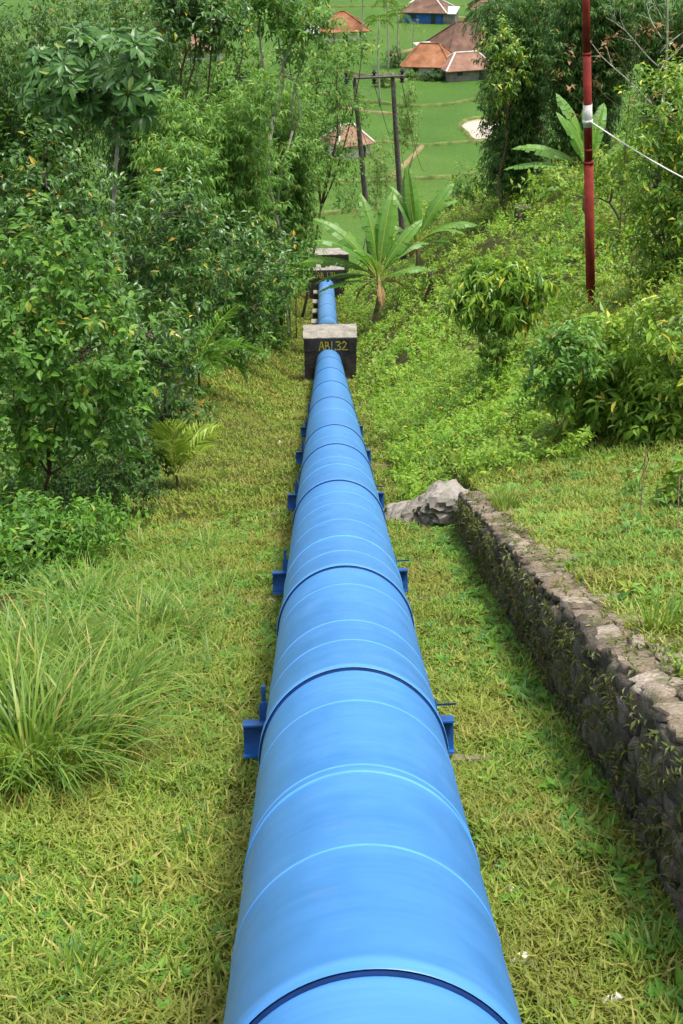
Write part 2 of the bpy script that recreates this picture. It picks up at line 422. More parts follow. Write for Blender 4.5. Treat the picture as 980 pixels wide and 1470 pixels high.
def blob_twigs(blobs, n, rng, shell=.5, freq=3.0):
    """twig start points and directions in lumpy ellipsoids given as (centre, radii)"""
    vol = np.array([np.prod(b[1]) ** (2 / 3) for b in blobs]); cnt = np.maximum(1, (n * vol / vol.sum()).astype(int))
    P, D = [], []
    for (c, r), k in zip(blobs, cnt):
        d = rdir(k, rng); ph = rng.uniform(0, 6.28, (5, 3)); fr = rng.uniform(.6, 1.7, (5, 3)) * freq
        lum = sum(np.sin((d * fr[i] + ph[i]).sum(1) * 1.5) for i in range(5)) / 5
        f = (1 + .5 * lum) * (1 - shell * rng.random(k) ** 1.3)
        P.append(np.asarray(c) + d * np.asarray(r) * f[:, None]); D.append(unit(d * np.asarray(r)))
    return np.concatenate(P), np.concatenate(D)
def twig_leaves(mb, P, D, rng, k, twig, L, aspect, droop, tmpl, up=.35, cbias=None, spread=1.0):
    n = len(P)
    t = unit(D + np.array([0, 0, up]) + .45 * rng.normal(size=(n, 3)))
    t = np.repeat(t, k, 0); u = np.tile((np.arange(k) + .5) / k, n) * twig * np.repeat(rng.uniform(.6, 1.3, n), k)
    ang = np.tile(np.arange(k) * 2.4, n) + np.repeat(rng.uniform(0, 6.28, n), k)
    ref = rdir(n, rng).repeat(k, 0); X = unit(np.cross(t, ref)); Y = np.cross(t, X)
    radial = np.cos(ang)[:, None] * X + np.sin(ang)[:, None] * Y
    d = unit(t * .55 + radial * spread + np.array([0, 0, -droop]) + .25 * rng.normal(size=(n * k, 3)))
    nn = unit(np.array([0, 0, 1.0]) + .45 * t + .4 * rng.normal(size=(n * k, 3)))
    ll = L * rng.uniform(.6, 1.25, n * k)
    tw = np.repeat(np.clip(rng.normal(.45, .22, n), 0, 1), k)
    a = np.clip(tw * .6 + .42 * rng.random(n * k) ** 1.6, 0, 1)
    # young or yellow leaves
    yl = rng.random(n * k) < .035; a[yl] = rng.uniform(.92, 1, yl.sum())
    put(mb, tmpl, np.repeat(P, k, 0) + t * u[:, None], d, nn, ll, ll * aspect * rng.uniform(.8, 1.2, n * k), a)
    return P, P + t[::k] * twig

def limb(mb, a, b, r0, r1, rng, sag=.1, n=6, sides=6):
    a = np.asarray(a, float); b = np.asarray(b, float)
    u = np.linspace(0, 1, n)[:, None]
    L = np.linalg.norm(b - a)
    off = rng.normal(size=3) * L * sag * .6; off2 = rng.normal(size=3) * L * sag * .35
    P = a + (b - a) * u + np.sin(u * math.pi) * off + np.sin(u * 2 * math.pi) * off2
    mb.tube(P, np.linspace(r0, r1, n), sides)
    return P
def px_blob(px, py, s, rx, ry, depth=None):
    c = on_ray(px, py, s); z = (c - CAM) @ BF; k = z / F
    rxm, rym = rx * k, ry * k / .92
    return (c, np.array([rxm, (depth if depth else (rxm + rym) / 2), rym]))
def plant(name, label, cat, bpx, s, blobs, leaf, mat, bark='bark', tr=.05, twigs=500, k=9, twig=.35, aspect=.42, droop=.35, tmpl=T_FOLD,
          seed=1, group=None, shell=.55, base=None, stems=1, up=.35, freq=3.0, spread=1.0):
    """a bush or tree: trunk, limbs into each clump, crown of single leaves"""
    rng = np.random.default_rng(seed)
    P0 = spot(bpx, s) if base is None else np.asarray(base, float)
    t = thing(name, label, cat, P0, group)
    B = [px_blob(b[0], b[1], s + (b[4] if len(b) > 4 else 0), b[2], b[3]) for b in blobs]
    for c, r in B:   # keep the crown out of the ground
        g = float(H(c[0], c[1]))
        if c[2] - r[2] < g + .05: r[2] = max(.15, c[2] - g - .02)
    if stems > 1:                                  # leafy skirt hiding the foot of the stems
        B.append((P0 + np.array([0, -.1, .45]), np.array([.75, .6, .5]))); B.append((P0 + np.array([.5, .3, .35]), np.array([.6, .5, .42])))
    tm = MB(); cen = np.mean([b[0] for b in B], 0)
    lo = min(b[0][2] - .5 * b[1][2] for b in B)
    fork = P0 + (np.array([cen[0], cen[1], max(lo, P0[2] + .3)]) - P0) * np.array([.6, .6, .75])
    bm = MB()
    for i in range(stems):
        st = P0 + np.array([rng.uniform(-.12, .12), rng.uniform(-.12, .12), -.15]) * (1 if stems > 1 else 0) + np.array([0, 0, -.12])
        limb(tm, st, fork + rng.normal(size=3) * (.12 if stems > 1 else 0), tr, tr * .7, rng, .07, 7)
    for c, r in B:
        limb(bm, fork, c, tr * .6, tr * .25, rng, .1)
        for _ in range(5):
            d = rdir(1, rng)[0]; d[2] = abs(d[2]) * .8
            limb(bm, c - r * .2 * d, c + r * d * .85, tr * .28, tr * .08, rng, .12, 5, 4)
    tm.build('trunk', MAT[bark], t, True)
    bm.build('limbs', MAT[bark], t, True)['kind'] = 'stuff'
    cm = MB()
    P, D = blob_twigs(B, twigs, rng, shell, freq)
    gz = H(P[:, 0], P[:, 1]); ok = P[:, 2] > gz + .03
    twig_leaves(cm, P[ok], D[ok], rng, k, twig, leaf, aspect, droop, tmpl, up, None, spread)
    cm.build('crown', MAT[mat], t)['kind'] = 'stuff'
    return t

# ------------------------------------------------------------------ ground, fields
def grid_sheet(name, xs, ys, zf, mat):
    X, Y = np.meshgrid(xs, ys); Z = zf(X, Y)
    V = np.stack([X, Y, Z], -1).reshape(-1, 3); nx, ny = len(xs), len(ys)
    i = np.arange(ny - 1)[:, None] * nx + np.arange(nx - 1)[None]
    Q = np.stack([i, i + 1, i + nx + 1, i + nx], -1).reshape(-1, 4)
    o = MB().add(V, Q=Q).build(name, mat, None, True)
    o['kind'] = 'structure'
    return o
xs = np.concatenate([-np.geomspace(2500, 8, 26), np.arange(-7.6, 1.6, .2), np.arange(1.6, 2.2, .06), np.arange(2.2, 12, .2), np.geomspace(12.4, 2500, 30)])
ys = np.concatenate([[-300, -120, -60, -30, -15, -8], np.arange(-5, 32, .25), np.arange(32, 105, .8), np.geomspace(106, 3000, 50)])
grid_sheet('ground', xs, ys, H, MAT['ground'])
grid_sheet('rice_field', np.concatenate([-np.geomspace(2500, 30, 20), np.linspace(-25, 90, 40), np.geomspace(100, 2500, 20)]),
           np.concatenate([np.linspace(150, 420, 60), np.geomspace(440, 3000, 20)]),
           lambda x, y: ZV + .06 * lump(x, y, .05) + 0 * x, MAT['rice'])

def ridge(name, pts, wid, hei, mat):
    """a low bank of earth along a line in the valley"""
    P = np.array([at_z(*p) for p in pts]); k = 6
    u = np.linspace(0, len(P) - 1, (len(P) - 1) * k + 1)
    Pi = np.stack([np.interp(u, range(len(P)), P[:, i]) for i in range(3)], -1)
    Pi[:, 1] += .5 * np.sin(u * 2.3) * .6
    t = unit(np.gradient(Pi, axis=0)); n = np.stack([-t[:, 1], t[:, 0], 0 * t[:, 0]], -1)
    prof = [(-.5, -.25), (-.38, .8), (-.1, 1), (.2, .92), (.4, .7), (.5, -.25)]
    V = np.stack([Pi + n * (a * wid) + np.array([0, 0, 1]) * (b * hei) for a, b in prof], 1)
    V[:, 1:5, 2] += .12 * hei * np.sin(u * 5.1)[:, None]
    m = len(prof); i = np.arange(len(Pi) - 1)[:, None] * m + np.arange(m - 1)[None]
    Q = np.stack([i, i + 1, i + m + 1, i + m], -1).reshape(-1, 4)
    o = MB().add(V.reshape(-1, 3), Q=Q).build(name, mat, None, True); o['kind'] = 'structure'
    return o
for pts in ([(450, 134), (520, 146), (590, 153), (640, 152), (672, 146), (720, 138), (780, 128)],
            [(480, 205), (545, 205), (607, 209), (650, 207), (700, 203), (780, 192)],
            [(440, 262), (540, 262), (590, 256), (640, 256), (700, 248)],
            [(440, 310), (560, 301), (620, 304), (660, 300), (720, 292)],
            [(430, 102), (500, 104), (560, 116), (640, 112), (760, 98)],
            [(430, 12), (520, 10), (640, 9), (760, 6)]):
    ridge('field_dike', pts, 1.1, .42, MAT['dike'])
ridge('earth_path', [(490, 156), (530, 162), (570, 164)], .9, .35, MAT['path'])
ridge('earth_path', [(648, 25), (690, 28), (720, 30)], 1.5, .3, MAT['path'])
ridge('earth_path', [(560, 256), (575, 243), (590, 226), (606, 211)], .9, .3, MAT['path'])
ridge('earth_path', [(560, 80), (590, 72), (625, 66)], 1.2, .3, MAT['path'])
# pond
pc = at_z(700, 188); pm = MB(); an = np.linspace(0, 2 * math.pi, 40, endpoint=False)
rr = 1 + .1 * np.sin(an * 3 + 1) + .05 * np.sin(an * 5)
ring = np.stack([pc[0] + 4.0 * rr * np.cos(an), pc[1] + 7.5 * rr * np.sin(an), np.full(40, ZV + .16)], -1)
pm.add(np.vstack([ring, [[pc[0], pc[1], ZV + .16]]]), T=[[i, (i + 1) % 40, 40] for i in range(40)])
pm.build('pond', MAT['pondwater'])['kind'] = 'structure'
pr = MB(); V = []
for f, z in ((.96, -.1), (1.0, .42), (1.12, .46), (1.22, -.1)):
    V.append(np.stack([pc[0] + 4.0 * f * rr * np.cos(an), pc[1] + 7.5 * f * rr * np.sin(an), np.full(40, ZV + z)], -1))
Q = [[k * 40 + i, k * 40 + (i + 1) % 40, (k + 1) * 40 + (i + 1) % 40, (k + 1) * 40 + i] for k in range(3) for i in range(40)]
pr.add(np.vstack(V), Q=Q).build('pond_bank', MAT['dike'], None, True)['kind'] = 'structure'

# ------------------------------------------------------------------ the pipeline
AX1 = np.array([0, math.cos(SLOPE1), -math.sin(SLOPE1)]); UP1 = np.array([0, math.sin(SLOPE1), math.cos(SLOPE1)])
AX2 = np.array([0, math.cos(SLOPE2), -math.sin(SLOPE2)]); UP2 = np.array([0, math.sin(SLOPE2), math.cos(SLOPE2)])
XX = np.array([1.0, 0, 0]); BEND = AX1 * L_BEND
def lathe(mb, prof, o, ax, up, n=96):
    an = np.arange(n) * 2 * math.pi / n
    c = np.cos(an)[None, :, None] * XX + np.sin(an)[None, :, None] * up
    V = np.stack([o + ax * l for l, r in prof])[:, None, :] + np.array([r for l, r in prof])[:, None, None] * c
    i = np.arange(len(prof) - 1)[:, None] * n; j = np.arange(n)[None]; j2 = (j + 1) % n
    Q = np.stack([i + j, i + n + j, i + n + j2, i + j2], -1).reshape(-1, 4)
    return mb.add(V.reshape(-1, 3), Q=Q)
def crown_l(y, o=np.zeros(3), ax=AX1, up=UP1, lo=1.0, hi=60.0):
    for _ in range(50):
        m = (lo + hi) / 2
        if proj(o + ax * m + up * R)[1] > y: lo = m
        else: hi = m
    return lo
pipe = thing('penstock_pipe', 'long bright blue steel water pipe running straight down the grassy slope', 'pipe', (0, 0, 0))
J1 = [crown_l(y) for y in (1397, 961, 814, 690, 637.5, 610, 570, 547, 528, 512.5)]
def pipe_run(js, end, o, ax, up, mat):
    for i, l0 in enumerate(js[:-1]):
        l1 = js[i + 1]; bell = i > 0
        pr = [(l0, R + .013), (l0 + .002, R + .016), (l0 + .10, R + .016), (l0 + .13, R)] if bell else [(l0, R)]
        pr += [(l1 - .02, R), (l1 + .03, R)]
        m = MB(); lathe(m, pr, o, ax, up)
        m.build('pipe_section', mat, pipe, True)
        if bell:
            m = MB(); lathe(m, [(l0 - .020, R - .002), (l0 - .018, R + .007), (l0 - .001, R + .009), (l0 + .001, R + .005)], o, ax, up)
            m.build('joint_gap_shade', MAT['gapshade_rod'], pipe, True)  # dark ring added at the bell edge, its colour standing for the gap's shadow
pipe_run([-7.0] + J1 + [L_BEND + .6], None, np.zeros(3), AX1, UP1, MAT['pipe'])
def seam(l, o, ax, up, hgt=.003, wid=.012, mat='seam'):
    m = MB(); lathe(m, [(l - wid, R - .001), (l - wid * .5, R + hgt * .8), (l, R + hgt), (l + wid * .5, R + hgt * .8), (l + wid, R - .001)], o, ax, up)
    m.build('weld_seam', MAT[mat], pipe, True)
for y in (1212, 1107, 1097, 1005, 918, 890, 838, 790, 769, 745, 722, 705, 666, 655, 625, 586): seam(crown_l(y), np.zeros(3), AX1, UP1, .0028 if y not in (1107, 769, 666, 586) else .006)
l2 = lambda y: crown_l(y, BEND, AX2, UP2, .5, 60)
J2 = [l2(y) for y in (453.5, 436, 421, 407.5)]
L2END = l2(400) + .6
pipe_run([-.5] + J2 + [L2END], None, BEND, AX2, UP2, MAT['pipe_dirty'])

# supports: a transverse steel I beam on a concrete strip, with saddle plate, guide tabs and rods
M1 = np.stack([XX, AX1, UP1], 1)
def loc1(x, l, u): return XX * x + AX1 * l + UP1 * u
sup_txt = ['blue steel beam support under the nearest visible joint of the pipe', 'blue steel beam support, second from the camera under the pipe',
           'blue steel beam support beside the grey rock outcrop', 'blue steel beam support just beyond the rock outcrop, fourth from the camera',
           'small blue steel beam support, fifth from the camera', 'tiny blue beam support, farthest one before the concrete block']
def beam_station(y, hb=-.74):
    lo, hi = 2.0, 60.0
    for _ in range(50):
        m = (lo + hi) / 2
        if proj(loc1(-.74, m, hb))[1] > y: lo = m
        else: hi = m
    return lo
for i, (yb, hl) in enumerate(((1083, .75), (851, .75), (731, .75), (665, .75), (627, .74), (600, .64))):
    l = beam_station(yb)
    XO = .015
    t = thing('pipe_support', sup_txt[i], 'pipe support', loc1(0, l, -HG), 'steel supports under the pipe')
    def part(nm, mb, mat='steel_blue', smooth=False): return mb.build(nm, MAT[mat], t, smooth)
    u0, u1 = -.745, -.505
    part('web', MB().box(loc1(0, l, (u0 + u1) / 2), (2 * hl - .004, .016, u1 - u0 - .026), M1))
    part('flange', MB().box(loc1(0, l, u1 - .0065), (2 * hl, .15, .013), M1))
    part('flange', MB().box(loc1(0, l, u0 + .0065), (2 * hl, .15, .013), M1))
    # saddle plate under the pipe
    an = np.linspace(math.pi * 1.12, math.pi * 1.88, 17); m = MB(); V = []
    for r in (R + .003, R + .018):
        for dl in (-.11, .11):
            V.append([loc1(r * math.cos(a), l + dl, r * math.sin(a)) for a in an])
    n = 17; V = np.array(V).reshape(-1, 3); Q = []
    for k in range(n - 1):
        Q += [[k, k + 1, n + k + 1, n + k], [2 * n + k, 3 * n + k, 3 * n + k + 1, 2 * n + k + 1], [k, 2 * n + k, 2 * n + k + 1, k + 1], [n + k, n + k + 1, 3 * n + k + 1, 3 * n + k]]
    m.add(V, Q=Q); part('saddle_plate', m)
    for sx in (-1, 1):
        # rounded guide tab standing on the beam and a rod through it
        x = sx * .60; m = MB(); a = np.linspace(0, math.pi, 9)
        out = [(-.035, 0), (.035, 0)] + [(.035 * math.cos(q), .10 + .035 * math.sin(q)) for q in a]
        k = len(out); V = [loc1(x + p, l + .045 + d, u1 + q + .001) for d in (-.008, .008) for p, q in out]
        T = [[0, j, j + 1] for j in range(1, k - 1)] + [[k, k + j + 1, k + j] for j in range(1, k - 1)]
        m.add(V, T=T, Q=[[j, k + j, k + (j + 1) % k, (j + 1) % k] for j in range(k)]); part('guide_tab', m)
        if sx > 0: part('rod', MB().tube([loc1(x - sx * .05, l + .045, u1 + .085), loc1(x + sx * .17, l + .05, u1 + .09)], .008, 8), 'gapshade_rod', True)
        # strap that rises behind the beam along the pipe
        if sx < 0: m = MB().box(loc1(-.61, l + .22, -.45), (.03, .05, .30), M1); part('side_strap', m)
        part('stiffener', MB().box(loc1(sx * (hl - .21), l - .04, (u0 + u1) / 2), (.010, .06, u1 - u0 - .03), M1))
    xs_ = np.linspace(-1.25, 1.25, 13); m = MB(); rs = random.Random(i)
    for p in range(12):
        m.box(loc1((xs_[p] + xs_[p + 1]) / 2, l + .04 + rs.uniform(-.02, .02), -.866 + rs.uniform(-.02, .012)), (xs_[p + 1] - xs_[p] - .004, .12 + rs.uniform(-.04, .02), .10), M1)
    part('concrete_strip', m, 'concrete_strip')

# concrete anchor blocks with hand painted numbers
GLY = {'A': [[(0, 0), (.22, 1), (.3, 1), (.55, 0)], [(.12, .4), (.45, .4)]], 'B': [[(.05, 0), (.05, 1)], [(.05, .45), (.35, .5), (.5, .3), (.38, .03), (.05, 0)], [(.05, 1), (.33, .92), (.36, .6), (.05, .5)]],
       '1': [[(.12, 1), (.10, 0)]], '.': [[(.16, .1), (.24, .0)]], '3': [[(0, .95), (.35, 1), (.5, .8), (.18, .55), (.5, .35), (.4, .04), (0, .06)]],
       '2': [[(.02, .8), (.25, 1), (.5, .8), (.35, .45), (0, .05), (.62, .0)]], '0': [[(.25, 1), (.02, .6), (.1, .05), (.4, .05), (.5, .6), (.25, 1)]]}
def paint_number(text, parent, x0, z0, hgt, yf, step=.62, sw=.034, seed=1):
    m = MB(); rng = random.Random(seed); x = x0
    for ch in text:
        if ch == ' ': x += hgt * .35; continue
        for si, st in enumerate(GLY[ch]):
            for a, b in zip(st[:-1], st[1:]):
                pa = np.array([x + a[0] * hgt, 0, z0 + a[1] * hgt]); pb = np.array([x + b[0] * hgt, 0, z0 + b[1] * hgt])
                d = unit(pb - pa); n = np.array([-d[2], 0, d[0]]) * sw / 2 * rng.uniform(.75, 1.2)
                e = d * sw * .35; y = np.array([0, yf - .004 - .0012 * si - .0006 * rng.random(), 0])
                m.add([pa - e + n + y, pa - e - n + y, pb + e - n * .9 + y, pb + e + n * .9 + y], Q=[[0, 1, 2, 3]])
        x += hgt * (.3 if ch in '.1' else step)
    return m.build('painted_number', MAT['yellow'], parent)
def rough_box(mb, c, size, seed, amp=.02, n=(10, 6, 8), cut=0.0):
    """a cast block with slightly uneven faces and a broken top edge"""
    rng = np.random.default_rng(seed); V, Q = [], []
    def face(o, a, b, na, nb):
        k = sum(len(v) for v in V)
        u = np.linspace(0, 1, na + 1); v = np.linspace(0, 1, nb + 1); U, W_ = np.meshgrid(u, v)
        P = o + U[..., None] * a + W_[..., None] * b
        V.append(P.reshape(-1, 3)); i = np.arange(nb)[:, None] * (na + 1) + np.arange(na)[None]
        Q.append(np.stack([i, i + 1, i + na + 2, i + na + 1], -1).reshape(-1, 4) + k)
    x, y, z = size; o = np.array(c) - np.array(size) / 2; X, Y, Z = np.array([x, 0, 0]), np.array([0, y, 0]), np.array([0, 0, z])
    face(o, X, Z, n[0], n[2]); face(o + Y + X, -X, Z, n[0], n[2]); face(o + Y, -Y, Z, n[1], n[2]); face(o + X, Y, Z, n[1], n[2])
    face(o + Z, X, Y, n[0], n[1]); face(o + Y, X, -Y, n[0], n[1])
    V = np.concatenate(V)
    q = V * 3.1 + seed
    d = np.stack([np.sin(q[:, 1] * 2.3 + q[:, 2] * 3.1) + np.sin(q[:, 0] * 5 + q[:, 2] * 4), np.sin(q[:, 0] * 2.7 + q[:, 2] * 2.2), np.sin(q[:, 0] * 3.3 + q[:, 1] * 2.9) + .5 * np.sin(q[:, 0] * 9)], -1)
    V = V + amp * d * .5
    if cut:                                    # worn, sloping front top edge
        top = o[2] + z; f = np.clip((V[:, 2] - (top - .04)) / .04, 0, 1) * np.clip(1 - (V[:, 1] - o[1]) / (y * .35), 0, 1)
        V[:, 2] -= cut * f
    mb.add(V, Q=np.concatenate(Q))
def block(label, s, cx, wid, dep, z_top, z_bot, split, text, tx, tz, th, seed):
    t = thing('anchor_block', label, 'concrete block', (cx, s, z_bot), 'concrete anchor blocks on the pipe')
    m = MB(); rough_box(m, (cx, s + dep / 2, (z_bot + z_top - split) / 2), (wid, dep, z_top - split - z_bot), seed, .018)
    m.build('block_body', MAT['concrete_dark'], t)
    m = MB(); rough_box(m, (cx, s + dep / 2, z_top - split / 2 - .03), (wid + .03, dep + .03, split - .06), seed + 1, .012)
    m.build('upper_course', MAT['concrete_dark'], t)
    m = MB(); rough_box(m, (cx, s + dep / 2 + .01, z_top - .005), (wid + .06, dep + .03, .07), seed + 2, .018, (18, 8, 2), .12)
    m.build('top_slab', MAT['concrete'], t)
    m = MB(); rough_box(m, (cx - .0, s + dep / 2, z_bot - .02), (wid + .14, dep + .25, .34), seed + 3, .02)
    m.build('footing', MAT['concrete'], t)
    paint_number(text, t, cx + tx, z_top - tz, th, s - .03, .66, .045 if th > .3 else .05, seed)
    return t
sB = SB - .3
pT = on_ray(474, 484, sB); pL = on_ray(437, 520, sB); pRt = on_ray(511.5, 520, sB)
block('tall dark concrete block with yellow number 32, nearest of the three on the pipe', sB, (pL[0] + pRt[0]) / 2, pRt[0] - pL[0], 1.35, pT[2], float(H(-1, sB)) - .12, .62, 'AB1.32', -.45, .55, .36, 3)
E2 = BEND + AX2 * L2END; s2 = E2[1] - .5
pT2 = on_ray(468, 387, s2); a2, b2 = on_ray(443, 400, s2), on_ray(494, 400, s2)
block('second concrete block with pitted pale top, where the far pipe section ends', s2, (a2[0] + b2[0]) / 2, b2[0] - a2[0], 1.5, pT2[2], float(H(-1, s2)) - .3, .62, 'AB 1.31', -.62, .56, .38, 8)
s3 = s2 + 5.5
pT3 = on_ray(468, 365, s3); a3, b3 = on_ray(437, 375, s3), on_ray(500, 375, s3)
block('farthest wide concrete block, half hidden behind banana leaves', s3, (a3[0] + b3[0]) / 2, b3[0] - a3[0], 1.2, pT3[2], float(H(-1, s3)) - 1.2, .66, 'AB.1', -.75, .58, .42, 13)
# low concrete piers under the far pipe section
pier_txt = ['low pale concrete pier directly behind the nearest concrete block', 'second low concrete pier beside the far pipe section', 'third low concrete pier beside the far pipe section', 'low concrete pier at the foot of the second block']
for i, y in enumerate((461, 446, 432.5, 419)):
    lo, hi = .5, 50
    for _ in range(40):
        m_ = (lo + hi) / 2
        if proj(BEND + AX2 * m_ - UP2 * .30 - XX * .7)[1] > y: lo = m_
        else: hi = m_
    P = BEND + AX2 * lo - UP2 * .30
    g = float(H(-.7, P[1])) - .1
    t = thing('concrete_pier', pier_txt[i], 'concrete pier', (0, P[1], g), 'low concrete piers under the far pipe')
    m = MB(); rough_box(m, (-.26, P[1], (g + P[2]) / 2 - .03), (1.1, .55, P[2] - g - .06), 20 + i, .02); m.build('pier_body', MAT['concrete_dark'], t)
    m = MB(); rough_box(m, (-.26, P[1], P[2] - .03), (1.18, .62, .08), 30 + i, .015); m.build('pier_cap', MAT['concrete'], t)

# ------------------------------------------------------------------ stone retaining wall
def stone_mesh(name, seed, mat):
    rng = np.random.default_rng(seed); g = np.linspace(-1, 1, 4); V = {}; L = []; Q = []
    def vid(p):
        k = tuple(np.round(p, 4))
        if k not in V: V[k] = len(L); L.append(np.array(p, float))
        return V[k]
    for ax in range(3):
        for sg in (-1, 1):
            for i in range(3):
                for j in range(3):
                    c = []
                    for a, b in ((0, 0), (1, 0), (1, 1), (0, 1)):
                        p = [0, 0, 0]; p[ax] = sg; p[(ax + 1) % 3] = g[i + a]; p[(ax + 2) % 3] = g[j + b]; c.append(vid(p))
                    Q.append(c if sg > 0 else c[::-1])
    P = np.array(L); n = unit(P); P = P * .55 + n * .62
    P = P * (1 + .12 * rng.normal(size=(len(P), 1))) + .05 * rng.normal(size=P.shape)
    return MB().add(P * .5, Q=Q).mesh(name, mat, True)
wz0 = float(H(1.5, 10)); wall = thing('stone_wall', 'low rough stone retaining wall holding up the grass terrace beside the pipe', 'wall', (1.9, 10, wz0))
rs = random.Random(5)
SM = [stone_mesh('stone', 40 + i, MAT['stone']) for i in range(8)]
CM = [stone_mesh('cap_stone', 60 + i, MAT['capstone']) for i in range(6)]
def gz(s): return float(axis_z(s) - HG / math.cos(SLOPE1))
core = MB(); ss = np.arange(W0, W1 + .01, .2); V = []
for s in ss:
    zt = gz(s) + float(wall_top(s)); zb = gz(s) - .3
    V += [(1.80, s, zb), (1.80, s, zt - .05), (2.12, s, zt - .05), (2.12, s, zb)]
Q = []
for k in range(len(ss) - 1):
    for j in range(4): Q.append([k * 4 + j, (k + 1) * 4 + j, (k + 1) * 4 + (j + 1) % 4, k * 4 + (j + 1) % 4])
Q += [[0, 1, 2, 3], [(len(ss) - 1) * 4 + j for j in (3, 2, 1, 0)]]
core.add(V, Q=Q).build('mortar_core', MAT['mortar'], wall)
rest = MB(); nst = 0
def rest_add(me, loc, rot, sc):
    M = np.array(Matrix.LocRotScale(Vector(loc), __import__('mathutils').Euler(rot), Vector(sc)))
    co = np.empty(len(me.vertices) * 3, np.float32); me.vertices.foreach_get('co', co); co = co.reshape(-1, 3)
    q = np.empty(len(me.loops), np.int32); me.loops.foreach_get('vertex_index', q)
    rest.add(co @ M[:3, :3].T + M[:3, 3], Q=q.reshape(-1, 4))
wl = np.array(wall.location)
h_row = 0.0; row = 0; slots = []
while h_row < 1.1:
    rh = rs.uniform(.13, .2); s = W0 + rs.uniform(0, .2)
    while s < W1 - .05:
        ln = rs.uniform(.16, .36); top = float(wall_top(s))
        if h_row + rh * .5 < top - .04:
            hh = min(rh, top - h_row)
            slots.append((s + ln / 2, h_row + hh / 2, ln, hh))
        s += ln
    h_row += rh * .94; row += 1
slots.sort(key=lambda q: abs(q[0] - 10))
for k, (s, h, ln, hh) in enumerate(slots):
    me = rs.choice(SM); loc = (1.80 + rs.uniform(-.02, .02), s, gz(s) + h - .02)
    rot = (-SLOPE1 + rs.uniform(-.12, .12), rs.uniform(-.1, .1), rs.uniform(-.1, .1)); sc = (rs.uniform(.14, .22), ln * 1.02, hh * 1.06)
    if s > 5.4 and nst < 250: share('stone', me, wall, np.array(loc) - wl, rot, sc); nst += 1
    else: rest_add(me, loc, rot, sc)
nc = 0
s = W0 + .1
while s < W1:
    x = 1.73; ln = rs.uniform(.16, .34)
    while x < 2.02:
        wd = rs.uniform(.16, .30); zt = gz(s) + float(wall_top(s))
        loc = (x + wd / 2, s + rs.uniform(-.04, .04), zt - .045 + rs.uniform(-.015, .02)); rot = (-SLOPE1 + rs.uniform(-.08, .08), rs.uniform(-.08, .08), rs.uniform(-.2, .2)); sc = (wd * .98, ln * .95, rs.uniform(.07, .12))
        me = rs.choice(CM)
        if s > 5.4: share('cap_stone', me, wall, np.array(loc) - wl, rot, sc); nc += 1
        else: rest_add(me, loc, rot, sc)
        x += wd
    s += ln * .97
rest.build('hidden_stones', MAT['stone'], wall, True)['kind'] = 'stuff'

# pale rock outcrop between the end of the wall and the pipe
def rock(name, label, pts, rads, seed, mat='rock', nseg=44, nr=30):
    rng = np.random.default_rng(seed); P = np.array(pts, float)
    u = np.linspace(0, 1, nseg); k = np.linspace(0, 1, len(P))
    C = np.stack([np.interp(u, k, P[:, i]) for i in range(3)], -1); rr = np.interp(u, k, rads)
    t = unit(np.gradient(C, axis=0)); X = unit(np.cross(t, [0, 0, 1.0])); Y = np.cross(X, t)
    an = np.arange(nr) * 2 * math.pi / nr
    A_, U_ = an[None] + 0 * u[:, None], u[:, None] + 0 * an[None]
    f = 1 + .2 * np.sin(A_ * 2 + U_ * 9 + seed) + .16 * np.round(2 * np.sin(A_ * 3 + U_ * 17 + 1) * np.sin(U_ * 23 - A_ * 2)) / 2 + .10 * np.sin(A_ * 7 + U_ * 31) * np.sin(U_ * 47 + A_ * 5) + .045 * rng.normal(size=(nseg, nr))
    f *= (1 - np.abs(2 * u - 1) ** 6)[:, None] * .9 + .1
    V = C[:, None] + (rr[:, None] * f)[..., None] * (np.cos(an)[None, :, None] * X[:, None] * 1.2 + np.sin(an)[None, :, None] * Y[:, None] * .8)
    i = np.arange(nseg - 1)[:, None] * nr; j = np.arange(nr)[None]; j2 = (j + 1) % nr
    o = MB().add(V.reshape(-1, 3), Q=np.stack([i + j, i + j2, i + nr + j2, i + nr + j], -1).reshape(-1, 4))
    org = C[nseg // 2]
    ob = o.build(name, MAT[mat], None, False, tuple(org))
    link_tags(ob, label, 'rock')
    return ob
ra, rb = at(553, 742), np.array([1.92, 17.9, gz(17.9) + .62])
rock('rock_outcrop', 'pale jagged rock ledge between the stone wall end and the blue pipe', [ra + [0, 0, -.06], ra * .5 + rb * .5 + np.array([-.02, .05, -.17]), rb - np.array([0, 0, .2])], [.2, .36, .42], 4)

pk = at(752, 318); m = MB(); rough_box(m, tuple(pk + np.array([0, .3, .1])), (.75, .6, 1.0), 77, .07)
link_tags(m.build('stone_marker', MAT['stone'], None, False, tuple(pk)), 'grey stone block half buried in the weeds on the far right bank', 'stone')

